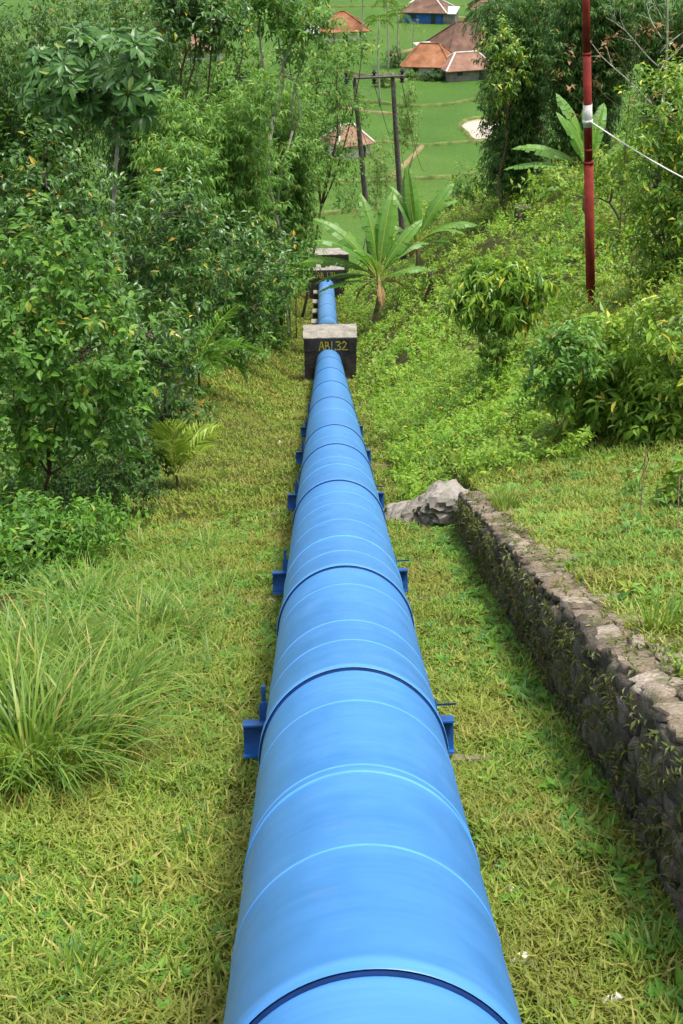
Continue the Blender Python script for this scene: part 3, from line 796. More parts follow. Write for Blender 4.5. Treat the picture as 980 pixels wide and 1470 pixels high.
# ------------------------------------------------------------------ lawn and weeds
def blades(name, n, xr, sr, dens, Lr, Wr, mat, seed, lean=.75, tmpl=T_BLADE, mask=None, label=None, straw=.06, zoff=0):
    rng = np.random.default_rng(seed)
    s = sr[0] + (sr[1] - sr[0]) * rng.random(n) ** dens; x = rng.uniform(xr[0], xr[1], n)
    ok = np.ones(n, bool)
    if mask is not None: ok = mask(x, s, rng)
    x, s = x[ok], s[ok]; n = len(x)
    P = np.stack([x, s, H(x, s) - .008 + zoff], -1)
    an = rng.uniform(0, 6.28, n); ln = lean * rng.uniform(.5, 1.35, n)
    D = np.stack([np.cos(an) * ln, np.sin(an) * ln, np.full(n, 1.0)], -1)
    Nn = np.stack([-np.cos(an), -np.sin(an), ln + .2], -1) + .3 * rng.normal(size=(n, 3))
    tuft = .5 + .5 * lump(x, s, 2.6, 2)
    L = rng.uniform(*Lr, n) * (.7 + .5 * tuft); W = rng.uniform(*Wr, n)
    a = np.clip(.36 + .26 * lump(x, s, 1.1, 5) + .26 * rng.normal(size=n), 0, .88); st = rng.random(n) < straw * (1 + 1.5 * (lump(x, s, .9, 9) > .2)); a[st] = rng.uniform(.9, 1, st.sum())
    mb = MB(); put(mb, tmpl, P, D, Nn, L, W, a)
    return mb
def lawn_mask(x, s, rng):
    ok = (np.abs(x) > .33) & ~((x > 1.70) & (x < 2.0) & (s < 17.8))
    edge = (x > 2.0) & (x < 2.3) & (s < 17.6); ok &= ~edge | (rng.random(len(x)) < .55 + .4 * (lump(x, s, 3, 4) > .0))
    bare = lump(x, s, 1.7, 11) > .55
    ok &= ~bare | (rng.random(len(x)) < .45)
    return ok
g = MB()
def cat(mb, other):
    off = mb.n
    for V, A in zip(other.V, other.A): mb.V.append(V); mb.A.append(A)
    for T in other.T: mb.T.append(T + off)
    for Q_ in other.Q: mb.Q.append(Q_ + off)
    mb.n += other.n
cat(g, blades('g', 80000, (-2.6, 1.75), (3.2, 9), 1.0, (.06, .14), (.008, .015), None, 1, .9, mask=lawn_mask))
cat(g, blades('g', 9000, (-2.6, 1.75), (3.2, 11), 1.0, (.12, .22), (.012, .02), None, 11, 1.1, mask=lawn_mask, straw=.12))
cat(g, blades('g', 85000, (-3.6, 1.75), (9, 18), 1.15, (.06, .13), (.010, .018), None, 2, .85, mask=lawn_mask))
cat(g, blades('g', 12000, (2.0, 8.0), (1.0, 6.0), 1.0, (.08, .16), (.014, .026), None, 13, .8, mask=lawn_mask))
cat(g, blades('g', 7000, (6.0, 11.0), (5.5, 24), 1.0, (.12, .22), (.02, .04), None, 14, .8, mask=lawn_mask))
cat(g, blades('g', 60000, (2.0, 6.0), (5.5, 19), 1.1, (.07, .15), (.011, .02), None, 3, .8, mask=lawn_mask))
cat(g, blades('g', 60000, (-4.5, 7.5), (18, 36), 1.2, (.08, .17), (.018, .03), None, 4, .8, mask=lawn_mask))
cat(g, blades('g', 40000, (-5.0, 1.6), (36, 96), 1.1, (.12, .24), (.035, .06), None, 5, .7, mask=lawn_mask))
go = g.build('lawn_grass', MAT['grass']); link_tags(go, 'short yellowish green grass covering the slope on both sides of the pipe', 'grass', None, 'stuff')

def rosettes(n, xr, sr, size, seed, mask=lawn_mask, k=7, asp=.45, dens=1.0, hgt=.05, tmpl=T_FOLD):
    rng = np.random.default_rng(seed)
    s = sr[0] + (sr[1] - sr[0]) * rng.random(n) ** dens; x = rng.uniform(*xr, n)
    ok = mask(x, s, rng) if mask else np.ones(n, bool)
    x, s = x[ok], s[ok]; n = len(x); sc = np.repeat(rng.uniform(.6, 1.4, n), k)
    P = np.repeat(np.stack([x, s, H(x, s) + rng.uniform(0, hgt, n)], -1), k, 0)
    an = np.tile(np.arange(k) * 2.4, n) + np.repeat(rng.uniform(0, 6.3, n), k) + rng.normal(size=n * k) * .3
    el = rng.uniform(.1, .9, n * k)
    D = np.stack([np.cos(an), np.sin(an), el], -1); Nn = np.stack([-.5 * np.cos(an), -.5 * np.sin(an), np.ones(n * k)], -1) + .25 * rng.normal(size=(n * k, 3))
    L = size * sc * rng.uniform(.6, 1.2, n * k); a = np.clip(np.repeat(rng.normal(.45, .2, n), k) + .12 * rng.normal(size=n * k), 0, .95)
    mb = MB(); put(mb, tmpl, P + D * .01, D, Nn, L, L * asp, a); return mb
wd = MB()
def weed_mask(x, s, rng): return lawn_mask(x, s, rng) & (lump(x, s, 1.3, 21) + .35 * rng.normal(size=len(x)) > .1)
cat(wd, rosettes(1700, (-2.6, 1.75), (3.2, 10), .06, 31, weed_mask))
cat(wd, rosettes(2100, (-3.6, 1.75), (10, 20), .08, 32, weed_mask))
cat(wd, rosettes(2300, (2.1, 6.5), (5.5, 24), .09, 33, weed_mask))
cat(wd, rosettes(500, (1.35, 1.76), (4.5, 18), .10, 34, None, 7, .4))
wo = wd.build('lawn_weeds', MAT['weed']); link_tags(wo, 'small broad leaved weeds scattered through the short grass', 'weeds', None, 'stuff')

# ground cover on the bank right of the pipe and below the trees
def cover(n, xf, sr, size, seed, hmax, k=8, asp=.5, dens=1.0, lf=.8, tmpl=T_DIA):
    rng = np.random.default_rng(seed)
    s = sr[0] + (sr[1] - sr[0]) * rng.random(n) ** dens
    x = xf(s, rng.random(n)); m = np.clip(.35 + .85 * lump(x, s, lf, seed) + .35 * lump(x, s, lf * 2.7, seed + 1), .05, 1.5)
    P = np.stack([x, s, H(x, s) + m * hmax * rng.random(n) ** .6], -1)
    mb = MB(); D = unit(rng.normal(size=(n, 3)) * np.array([1, 1, .3]) + np.array([0, 0, .6]))
    twig_leaves(mb, P, D, rng, k, size * 2.2, size, asp, .25, tmpl); return mb
cv = MB()
cat(cv, cover(3800, lambda s, r: 1.15 + r * 2.6, (18.5, 40), .10, 41, .50, 8, .45, 1.0, 1.3))
cat(cv, cover(3500, lambda s, r: 3.2 + r ** 1.3 * 14, (24, 50), .13, 42, .6, 8, .45, 1.0, 1.0))
cat(cv, cover(6500, lambda s, r: 1.1 + r ** 1.2 * 16, (40, 100), .19, 43, 1.15, 8, .45, 1.0, .6))
co_ = cv.build('bank_ground_cover', MAT['cover']); link_tags(co_, 'dense leafy weeds covering the bank right of the pipe', 'ground cover', None, 'stuff')
cv = MB()
cat(cv, cover(5200, lambda s, r: -3.5 - r * 5.5 - .5*np.clip(s-20,0,4)*.3, (14, 36), .14, 44, 1.1, 8, .42))
cat(cv, cover(9000, lambda s, r: -2.3 - r ** .8 * 15 - .8 * np.clip((60 - s) / 20, 0, 2), (34, 104), .25, 45, 2.3, 8, .42))
cat(cv, cover(500, lambda s, r: -2.6 - r * 1.5, (9, 15), .10, 46, .35, 8, .35))
co_ = cv.build('undergrowth', MAT['lush']); link_tags(co_, 'tangled green undergrowth under the trees left of the pipe', 'undergrowth', None, 'stuff')
# small plants rooted in the wall face
rng = np.random.default_rng(77); n = 850
s = 5 + 12.6 * rng.random(n); hh = rng.random(n) ** .9
P = np.stack([np.full(n, 1.70), s, axis_z(s) - HG / math.cos(SLOPE1) + hh * wall_top(s) * .96], -1)
mb = MB(); twig_leaves(mb, P, np.tile([-1.0, -.1, -.1], (n, 1)), rng, 4, .06, .065, .28, .45, T_FOLD)
n = 260; s = 5 + 12.6 * rng.random(n); P = np.stack([rng.uniform(1.76, 2.14, n), s, axis_z(s) - HG / math.cos(SLOPE1) + wall_top(s) + .0], -1)
twig_leaves(mb, P, np.tile([0, 0, 1.0], (n, 1)), rng, 4, .05, .06, .4, .2, T_FOLD)
o = mb.build('wall_plants', leaf_mat('wall_leaf', [(0, (.05, .07, .018)), (.5, (.10, .12, .028)), (.8, (.15, .17, .04)), (1, (.22, .14, .05))], .5, .35, .25)); link_tags(o, 'small leafy plants growing out of the stone wall face', 'plants', None, 'stuff')

# long grass clumps on the left
def grass_clump(label, px, py, n, hgt, spread, seed, mat='tallgrass', wd=.014, bend=1.0):
    rng = np.random.default_rng(seed); P0 = at(px, py)
    t = thing('tall_grass_clump', label, 'grass', P0, 'long grass clumps left of the pipe')
    m = MB()
    an = rng.uniform(0, 6.28, n); rr = spread * np.sqrt(rng.random(n)) * .55
    bx = P0[0] + rr * np.cos(an); by = P0[1] + rr * np.sin(an); b = np.stack([bx, by, H(bx, by) - .03], -1)
    out = an + rng.normal(size=n) * .7; L = hgt * rng.uniform(.55, 1.2, n); lean = rng.uniform(.08, .5, n); bd = bend * rng.uniform(.25, 1.1, n)
    k = 7; u = np.linspace(0, 1, k)
    W = wd * rng.uniform(.6, 1.3, n)
    prof = np.array([.7, 1, 1, .95, .8, .5, .03])
    hor = L[:, None] * (lean[:, None] * u + bd[:, None] * .55 * u ** 2.4); ver = L[:, None] * (u * (1 - .12 * lean[:, None]) - bd[:, None] * .42 * u ** 3)
    C = np.stack([b[:, :1] + hor * np.cos(out)[:, None], b[:, 1:2] + hor * np.sin(out)[:, None], b[:, 2:] + ver], -1)
    tw = out + math.pi / 2 + rng.normal(size=n) * .5
    X = np.stack([np.cos(tw), np.sin(tw), 0 * tw], -1)[:, None] * (W[:, None] * prof[None])[..., None]
    V = np.stack([C - X / 2, C + X / 2], 2).reshape(n, -1, 3)
    i = np.arange(k - 1) * 2; q = np.stack([i, i + 1, i + 3, i + 2], -1)
    Q = (q[None] + (np.arange(n) * 2 * k)[:, None, None]).reshape(-1, 4)
    a = np.clip(rng.normal(.45, .22, n), 0, .9); a[rng.random(n) < .06] = 1
    m.add(V.reshape(-1, 3), Q=Q, a=np.repeat(a, 2 * k)); o = m.build('blades', MAT[mat], t, True); o['kind'] = 'stuff'
    return t
grass_clump('big clump of long arching grass at the left edge of the picture', 40, 1095, 900, .85, 1.35, 1, wd=.018, bend=1.2)
grass_clump('long grass clump behind the biggest one, at the left edge', 60, 985, 420, .85, .8, 2)
grass_clump('loose clump of drooping long grass right of the biggest clump', 165, 1000, 420, .62, .8, 3, bend=1.5)
grass_clump('bright long grass clump nearer the pipe, below the leafy bushes', 215, 915, 380, .55, .9, 4, bend=1.5)
grass_clump('low sprawling grass clump just below the small palm', 120, 880, 420, .6, .9, 5, bend=1.3)
grass_clump('small dark green tuft in the bottom left corner of the lawn', 110, 1410, 150, .24, .30, 6, wd=.013)
grass_clump('small upright tuft in the open lawn left of the pipe', 282, 1222, 60, .22, .16, 7, wd=.012, bend=.6)
grass_clump('fresh green tuft standing on the terrace near the wall end', 725, 735, 110, .38, .25, 8, wd=.012, bend=.5)
grass_clump('tuft of blades at the right edge of the terrace', 945, 905, 90, .36, .25, 9, wd=.013, bend=.7)
grass_clump('tuft against the foot of the stone wall, bottom right', 945, 1390, 110, .22, .35, 10, wd=.014)

rng = np.random.default_rng(55); mb = MB(); n = 3600
bs = 8.5 + 9 * rng.random(n); bx = -3.6 + 2.3 * rng.random(n) ** 1.2 + .08 * (14 - bs) ; ok = lump(bx, bs, 1.6, 8) + .5 * rng.normal(size=n) > .0; bx, bs = bx[ok], bs[ok]; n = len(bx)
an = rng.uniform(0, 6.28, n); k = 6; u = np.linspace(0, 1, k); L = rng.uniform(.18, .5, n); lean = rng.uniform(.2, .8, n); bd = rng.uniform(.4, 1.4, n)
hor = L[:, None] * (lean[:, None] * u + bd[:, None] * .5 * u ** 2.2); ver = L[:, None] * (u * (1 - .2 * lean[:, None]) - bd[:, None] * .4 * u ** 2.8)
C = np.stack([bx[:, None] + hor * np.cos(an)[:, None], bs[:, None] + hor * np.sin(an)[:, None], H(bx, bs)[:, None] - .02 + ver], -1)
tw = an + 1.57 + rng.normal(size=n) * .5; X = np.stack([np.cos(tw), np.sin(tw), 0 * tw], -1)[:, None] * (rng.uniform(.008, .018, n)[:, None] * np.array([.7, 1, 1, .85, .55, .05])[None])[..., None]
V = np.stack([C - X / 2, C + X / 2], 2).reshape(-1, 3); i = np.arange(k - 1) * 2; q = np.stack([i, i + 1, i + 3, i + 2], -1)
mb.add(V, Q=(q[None] + (np.arange(n) * 2 * k)[:, None, None]).reshape(-1, 4), a=np.repeat(np.clip(rng.normal(.5, .25, n), 0, 1), 2 * k))
link_tags(mb.build('rough_grass', MAT['tallgrass'], None, True), 'rough uncut grass along the left edge of the lawn', 'grass', None, 'stuff')

# pale litter on the lawn
for i, (px, py, lb) in enumerate(((736, 1283, 'pale scrap lying in the grass beside the lower right pipe edge'), (747, 1385, 'larger pale scrap lying in the grass near the bottom right'),
                                  (882, 1440, 'pale pebble in the grass under the wall, bottom right'), (388, 866, 'pale stone beside the second pipe support'), (402, 637, 'flat pale stone on the far lawn left of the pipe'))):
    P = at(px, py); m = MB(); rg = np.random.default_rng(i)
    an = np.linspace(0, 6.28, 9)[:-1]; r0 = .035 * (1 + .35 * rg.normal(size=8)) * (1.5 if i in (1, 4) else 1)
    V = np.vstack([np.stack([r0 * 1.5 * np.cos(an), r0 * np.sin(an), 0 * an + .03], -1), np.stack([.8 * r0 * np.cos(an), .6 * r0 * np.sin(an), .055 + .01 * rg.normal(size=8)], -1), [[0, 0, .06]]]) + P
    m.add(V, Q=[[j, (j + 1) % 8, 8 + (j + 1) % 8, 8 + j] for j in range(8)], T=[[8 + j, 8 + (j + 1) % 8, 16] for j in range(8)])
    link_tags(m.build('pale_scrap', MAT['litter'], None, False, tuple(P)), lb, 'litter')

# ------------------------------------------------------------------ palms, bananas, bamboo
def frond(L, leaf, n, e0, bend, seed, asp=.09, vee=.5, droop=.5):
    """one pinnate palm leaf, local coordinates, growing along +Y and arching"""
    rng = np.random.default_rng(seed); k = 14; u = np.linspace(0, 1, k)
    ang = e0 - bend * u; d = np.stack([0 * u, np.cos(ang), np.sin(ang)], -1) * L / (k - 1)
    C = np.cumsum(d, 0); m = MB(); m.tube(C, np.linspace(.012, .003, k) * L / 1.2, 5, a=.95)
    uu = np.linspace(.16, .99, n); P = np.stack([np.interp(uu, u, C[:, i]) for i in range(3)], -1); t = unit(np.stack([np.interp(uu, u, d[:, i]) for i in range(3)], -1))
    for sx in (-1, 1):
        ll = leaf * (np.sin(uu * math.pi * .86 + .32) ** .8) * rng.uniform(.85, 1.1, n)
        D = unit(t * (.55 + .6 * uu[:, None]) + np.array([sx, 0, vee]) + .08 * rng.normal(size=(n, 3)) - np.array([0, 0, droop]) * uu[:, None])
        Nn = np.cross(D, t) * sx + .2 * rng.normal(size=(n, 3))
        put(m, T_FOLD, P, D, Nn, ll, ll * asp, np.clip(rng.normal(.5, .2, n), 0, .95))
    return m
def palm(name, label, P0, trunk_h, tr, nf, L, leaf, mat, seed, group=None, bark='palebark', n=26, e=(.2, 1.3), bend=(1.0, 1.6), asp=.09, lean=(0, 0), yaw0=None):
    t = thing(name, label, 'palm', P0, group); rng = np.random.default_rng(seed); P0 = np.asarray(P0, float)
    top = P0 + np.array([lean[0], lean[1], trunk_h]); m = MB(); limb(m, P0 - [0, 0, .1], top, tr, tr * .7, rng, .03, 9, 7); m.build('trunk', MAT[bark], t, True)
    for i in range(nf):
        yw = (i * 2.4 + rng.uniform(-.3, .3)) if yaw0 is None else yaw0 + rng.uniform(-1.1, 1.1)
        f = frond(L * rng.uniform(.8, 1.1), leaf, n, rng.uniform(*e), rng.uniform(*bend), seed * 31 + i, asp)
        o = f.build('frond', MAT[mat], None, False, (0, 0, 0)); o.parent = t; o.location = top - P0; o.rotation_euler = (0, 0, yw)
    return t
palm('palm_seedling', 'small pale green palm seedling standing alone on the left lawn', at(254, 700), .25, .03, 9, 1.05, .5, 'palepalm', 3, 'young palms at the lawn edge', n=13, e=(.9, 1.45), bend=(.2, .8), asp=.15, bark='deadstem')
palm('palm_seedling', 'darker young palm tucked under the bushes at the lawn edge', at(288, 566), .9, .04, 11, 1.8, .6, 'lush', 5, 'young palms at the lawn edge', n=18, e=(.2, 1.2), bend=(.8, 1.5), asp=.12, bark='deadstem')

def banana_leaf(L, W, e0, bend, seed, tear=.62):
    rng = np.random.default_rng(seed); k = 17; u = np.linspace(0, 1, k); ang = e0 - bend * u ** 1.4
    d = np.stack([0 * u, np.cos(ang), np.sin(ang)], -1) * L / (k - 1); C = np.cumsum(d, 0); m = MB()
    m.tube(C, np.linspace(.030, .006, k) * L / 2, 5, a=.97)
    t = unit(d); X = np.array([1.0, 0, 0]); Nn = np.cross(X, t); blade = np.clip((u - .12) / .88, 0, 1)
    wd = W / 2 * np.sin(np.clip(blade * 1.02, 0, 1) * math.pi) ** .55
    for sx in (-1, 1):
        dz = 0
        for i in range(2, k - 1):
            if rng.random() < tear: dz = rng.uniform(-.45, .1)
            g0 = rng.uniform(.0, .25) if rng.random() < tear else 0
            V = []
            for q, f in ((i, 0), (i + 1, -g0)):
                c = C[q] + (C[q] - C[q - 1]) * f * .6; w_ = wd[q]
                V += [c, c + X * sx * w_ * .55 + Nn[q] * w_ * .18, c + X * sx * w_ + Nn[q] * w_ * (.05 + dz) + t[q] * w_ * .18]
            m.add(V, Q=[[0, 1, 4, 3], [1, 2, 5, 4]] if sx > 0 else [[3, 4, 1, 0], [4, 5, 2, 1]], a=np.clip(.42 + .07 * rng.normal() + .1 * sx + (.3 if i > k - 4 and rng.random() < .3 else 0), 0, 1))
    return m
def banana(name, label, P0, h, tr, specs, seed, dry=3, group='banana plants'):
    """specs: (yaw from +X towards +Y in degrees, elevation in degrees, length, bend)"""
    P0 = np.asarray(P0, float); t = thing(name, label, 'banana plant', P0, group); rng = np.random.default_rng(seed)
    m = MB(); top = P0 + np.array([.05, 0, h]); limb(m, P0 - [0, 0, .2], top, tr, tr * .55, rng, .03, 8, 9); m.build('pseudostem', MAT['stem'], t, True)
    for i, (yw, el, L, bd) in enumerate(specs):
        o = banana_leaf(L, L * .23, rad(el), bd, seed * 17 + i).build('leaf', MAT['banana'], None, False, (0, 0, 0)); o.parent = t
        o.location = top - P0 + np.array([0, 0, -.05 * i * .5]); o.rotation_euler = (rng.uniform(-.15, .15), rng.uniform(-.3, .3), rad(yw - 90))
    for i in range(dry):
        o = banana_leaf(h * .62, h * .14, rad(rng.uniform(-25, 15)), 1.2, seed * 23 + i, .9).build('dry_leaf', MAT['drybanana'], None, False, (0, 0, 0)); o.parent = t
        o.location = top - P0 - np.array([0, 0, rng.uniform(.1, .5)]); o.rotation_euler = (0, 0, rng.uniform(0, 6.28))
    return t
b1 = spot(541, 63.0); b2_ = spot(596, 66.0)
banana('banana_plant', 'left banana plant beside the far pipe, leaves reaching over the blocks', b1, 2.6, .16, [(172, 34, 3.6, .8), (165, 8, 3.0, .6), (155, 60, 3.9, .8), (125, 76, 3.8, .5), (75, 80, 3.9, .6), (195, 48, 3.6, .9), (230, 66, 3.0, .9), (20, 60, 3.0, 1.2), (185, -4, 2.8, .5), (45, 70, 3.4, .8), (5, 30, 2.6, .9)], 2)
banana('banana_plant', 'right banana plant behind the far bank, with upright leaves', b2_, 2.3, .17, [(30, 55, 3.0, 1.0), (70, 80, 3.4, .4), (130, 68, 3.0, .7), (0, 38, 3.0, .9), (50, 68, 3.2, .7), (165, 48, 2.5, .9), (335, 40, 2.5, 1.1), (270, 70, 2.0, .9), (15, 12, 2.2, .7), (100, 74, 2.5, .6)], 3)
b3 = spot(838, 52.0)
banana('banana_plant', 'banana plant behind the red pole, below the dark bamboo', b3, 1.9, .14, [(170, 30, 2.9, .8), (178, 8, 3.0, .5), (140, 65, 3.0, .5), (120, 78, 2.8, .3), (60, 60, 2.7, .6), (20, 40, 2.8, .9), (0, 15, 2.4, .8), (200, -5, 2.2, .6), (150, 75, 2.6, .6)], 4, 2)
b4 = spot(822, 47.0)
banana('banana_plant', 'tiny banana sucker at the foot of the bank behind the red pole', b4, .4, .06, [(120, 78, 1.1, .3), (60, 70, .9, .4), (190, 60, .8, .6)], 6, 0)

def bamboo(label, px, s, xr, ytop, culms, n, mat, seed, leaf=.22, low=.15, name='bamboo_clump', lean=0, hang=.75, cr=.035):
    """a clump of arching culms, xr = spread of the crown in photograph pixels, ytop = row of its top"""
    rng = np.random.default_rng(seed); P0 = spot(px, s); t = thing(name, label, 'bamboo', P0, 'bamboo clumps')
    z = (P0 - CAM) @ BF; k = z / F
    lo, hi = 0, 30.0
    for _ in range(40):
        m_ = (lo + hi) / 2
        if proj(P0 + np.array([0, 0, m_]))[1] > ytop: lo = m_
        else: hi = m_
    hgt = lo; P = []; D = []
    half = max(px - xr[0], xr[1] - px) * k
    for i in range(culms):
        a = rng.uniform(0, 6.28); tgt = rng.uniform(xr[0], xr[1]); out = (tgt - px) * k + lean; oy = rng.uniform(-.7, .7) * half
        h = hgt * rng.uniform(.72, 1.08); u = np.linspace(0, 1, 12)
        b = P0 + np.array([rng.uniform(-.4, .4) + .15 * out, rng.uniform(-.5, .5), 0]); b[2] = float(H(b[0], b[1])) - .1
        C = np.stack([b[0] + out * u ** 2.2 * .85, b[1] + oy * u ** 2.2, b[2] + h * (u - .10 * u ** 3)], -1)
        m = MB(); m.tube(C, np.linspace(cr, cr * .25, 12), 6); m.build('culm', MAT['culm'], t, True)
        q = int(n * 1.75 / culms); uu = low + (1 - low) * rng.random(q) ** .8
        c = np.stack([np.interp(uu, u, C[:, j]) for j in range(3)], -1)
        off = rdir(q, rng) * (rng.random((q, 1)) ** .6) * np.array([1.25, 1.25, .7]) * (hgt / 11) * (1.15 - .55 * uu[:, None])
        P.append(c + off); D.append(unit(off + np.array([0, 0, .1])))
    P = np.concatenate(P); D = np.concatenate(D); ok = P[:, 2] > H(P[:, 0], P[:, 1]) + .1
    m = MB(); twig_leaves(m, P[ok], D[ok], rng, 9, leaf * 2.0, leaf * 1.25, .22, hang, T_DIA, .0, None, .7)
    m.build('foliage', MAT[mat], t)['kind'] = 'stuff'
    return t
bamboo('light green feathery bamboo in the middle of the left bank', 330, 50, (225, 420), 75, 15, 2700, 'bamboo', 1)
bamboo('bamboo clump left of the far concrete blocks, beside the wooden poles', 410, 68, (380, 478), 110, 12, 1800, 'bamboo', 2, .24, .35)
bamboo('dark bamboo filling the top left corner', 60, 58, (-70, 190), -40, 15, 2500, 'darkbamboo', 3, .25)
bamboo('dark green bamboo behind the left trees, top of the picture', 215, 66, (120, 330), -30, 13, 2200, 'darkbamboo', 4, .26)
bamboo('bamboo with shaded foliage behind the glossy bushes', 250, 44, (190, 330), 165, 10, 1600, 'bamboo', 5, .2)
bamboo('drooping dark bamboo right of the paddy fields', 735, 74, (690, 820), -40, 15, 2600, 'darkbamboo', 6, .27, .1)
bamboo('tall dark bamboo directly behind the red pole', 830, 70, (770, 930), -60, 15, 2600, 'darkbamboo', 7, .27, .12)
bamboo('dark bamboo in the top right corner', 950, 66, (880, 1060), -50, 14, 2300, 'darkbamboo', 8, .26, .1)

# ------------------------------------------------------------------ trees and bushes, left
plant('leafy_tree', 'leafy tree with reddish branching stem at the left edge', 'tree', 46, 18.0,
      [(60, 400, 95, 70, .3), (120, 500, 80, 75, 0), (20, 530, 75, 90, -.3), (150, 600, 60, 45, .2), (30, 640, 60, 40, 0)], .15, 'lush', 'redbark', .035, 620, 9, .3, .48, .35, T_OVAL, 11, None, .6, at(46, 758))
plant('glossy_bush', 'dense glossy bush at the left edge under the palmate tree', 'bush', 70, 25, [(60, 260, 85, 75), (20, 330, 70, 70, -.5), (125, 345, 60, 50), (100, 400, 80, 60, -.5)], .16, 'glossy', 'bark', .05, 620, 9, .32, .42, .45, T_OVAL, 12, 'glossy bushes on the left bank', stems=3)
plant('glossy_bush', 'glossy bush with yellowing leaves in the middle of the left bank', 'bush', 225, 29, [(235, 310, 65, 50), (275, 360, 75, 60), (170, 390, 65, 55), (240, 420, 85, 50)], .17, 'glossy', 'bark', .05, 620, 9, .34, .4, .45, T_OVAL, 13, 'glossy bushes on the left bank', stems=3)
plant('glossy_bush', 'glossy bush reaching out towards the nearest concrete block', 'bush', 325, 47, [(320, 370, 75, 55), (375, 400, 48, 40), (290, 430, 60, 50), (400, 345, 30, 35, 4), (345, 450, 45, 30), (300, 490, 45, 35, -3)], .23, 'glossy', 'bark', .05, 540, 9, .45, .42, .45, T_OVAL, 14, 'glossy bushes on the left bank', stems=3)
plant('glossy_bush', 'low glossy bush hanging over the lawn above the palm seedling', 'bush', 165, 22.5, [(215, 480, 70, 55), (150, 520, 60, 60), (238, 525, 46, 40), (165, 590, 55, 50), (165, 630, 36, 30), (130, 650, 45, 40)], .16, 'glossy', 'bark', .035, 480, 9, .28, .42, .45, T_OVAL, 15, 'glossy bushes on the left bank', stems=3)
plant('dark_bush', 'dark low bush on the ground behind the reddish stem', 'bush', 130, 19.5, [(120, 680, 70, 45), (60, 700, 60, 40), (175, 660, 50, 40)], .11, 'darkleaf', 'redbark', .02, 420, 8, .2, .45, .3, T_FOLD, 16, None, stems=4)
plant('small_leaved_tree', 'tree with hanging leaf sprays left of the wooden poles', 'tree', 432, 78, [(485, 75, 42, 26), (455, 120, 40, 32), (500, 150, 28, 30), (440, 180, 40, 36), (480, 225, 32, 34), (520, 68, 18, 12)], .26, 'bamboo', 'deadstem', .09, 620, 9, .6, .36, .55, T_DIA, 17, None, .7)
plant('tall_pale_tree', 'tall tree with slender pale trunk rising out of the left bamboo', 'tree', 382, 62, [(400, 15, 50, 26), (370, -15, 45, 25), (440, 35, 40, 25)], .3, 'lush', 'palebark', .12, 300, 9, .6, .4, .5, T_DIA, 18, 'pale trunked trees', .7)
plant('tall_pale_tree', 'thinner pale trunk right of the tall pale tree', 'tree', 416, 66, [(420, 60, 24, 30), (430, 0, 30, 24)], .3, 'lush', 'palebark', .075, 130, 9, .6, .4, .5, T_DIA, 19, 'pale trunked trees', .7)
plant('dark_tree', 'dark broad leaved tree at the top, left of the tall pale trunks', 'tree', 266, 57, [(275, 25, 40, 30), (310, 40, 36, 26), (255, 5, 36, 24)], .3, 'glossy', 'deadstem', .10, 260, 9, .55, .48, .5, T_FOLD, 20)

plant('lawn_edge_bush', 'low leafy bush at the lawn edge left of the nearest concrete block', 'bush', 385, 60, [(400, 405, 36, 30), (372, 430, 40, 28), (425, 385, 22, 26, 5), (350, 455, 36, 22, -3)], .25, 'lush', 'bark', .03, 420, 8, .4, .42, .4, T_FOLD, 64, None, .7, stems=3)
plant('fern_thicket', 'fresh green thicket at the left edge between tree and long grass', 'bush', 40, 15.5, [(30, 790, 60, 36), (90, 770, 50, 30), (0, 850, 40, 40, -1), (150, 745, 40, 22, 1)], .12, 'weed', 'redbark', .012, 420, 8, .2, .36, .3, T_FOLD, 65, None, .8, stems=5)
bgl = 'background trees top left'
plant('background_tree', 'broad green tree behind the bamboo in the top left corner', 'tree', 40, 84, [(30, 60, 70, 50), (100, 40, 60, 45), (60, 120, 80, 50), (-10, 140, 50, 60)], .42, 'darkbamboo', 'bark', .15, 620, 9, .8, .4, .5, T_DIA, 61, bgl, .7)
plant('background_tree', 'shaggy green tree behind the palmate tree', 'tree', 190, 86, [(180, 70, 60, 50), (215, 130, 60, 50), (150, 150, 60, 50), (180, 15, 55, 30), (225, 20, 40, 24)], .42, 'darkbamboo', 'bark', .15, 640, 9, .8, .4, .5, T_DIA, 62, bgl, .7)
plant('background_tree', 'dense green tree between the house roof and the tall pale trunk', 'tree', 340, 88, [(345, 110, 46, 40), (310, 150, 56, 50), (385, 160, 50, 50), (350, 50, 30, 36), (420, 110, 36, 44), (340, 5, 30, 22), (270, 110, 45, 35), (240, 95, 30, 25), (290, 20, 40, 25)], .4, 'bamboo', 'bark', .15, 640, 9, .8, .4, .5, T_DIA, 63, bgl, .7)
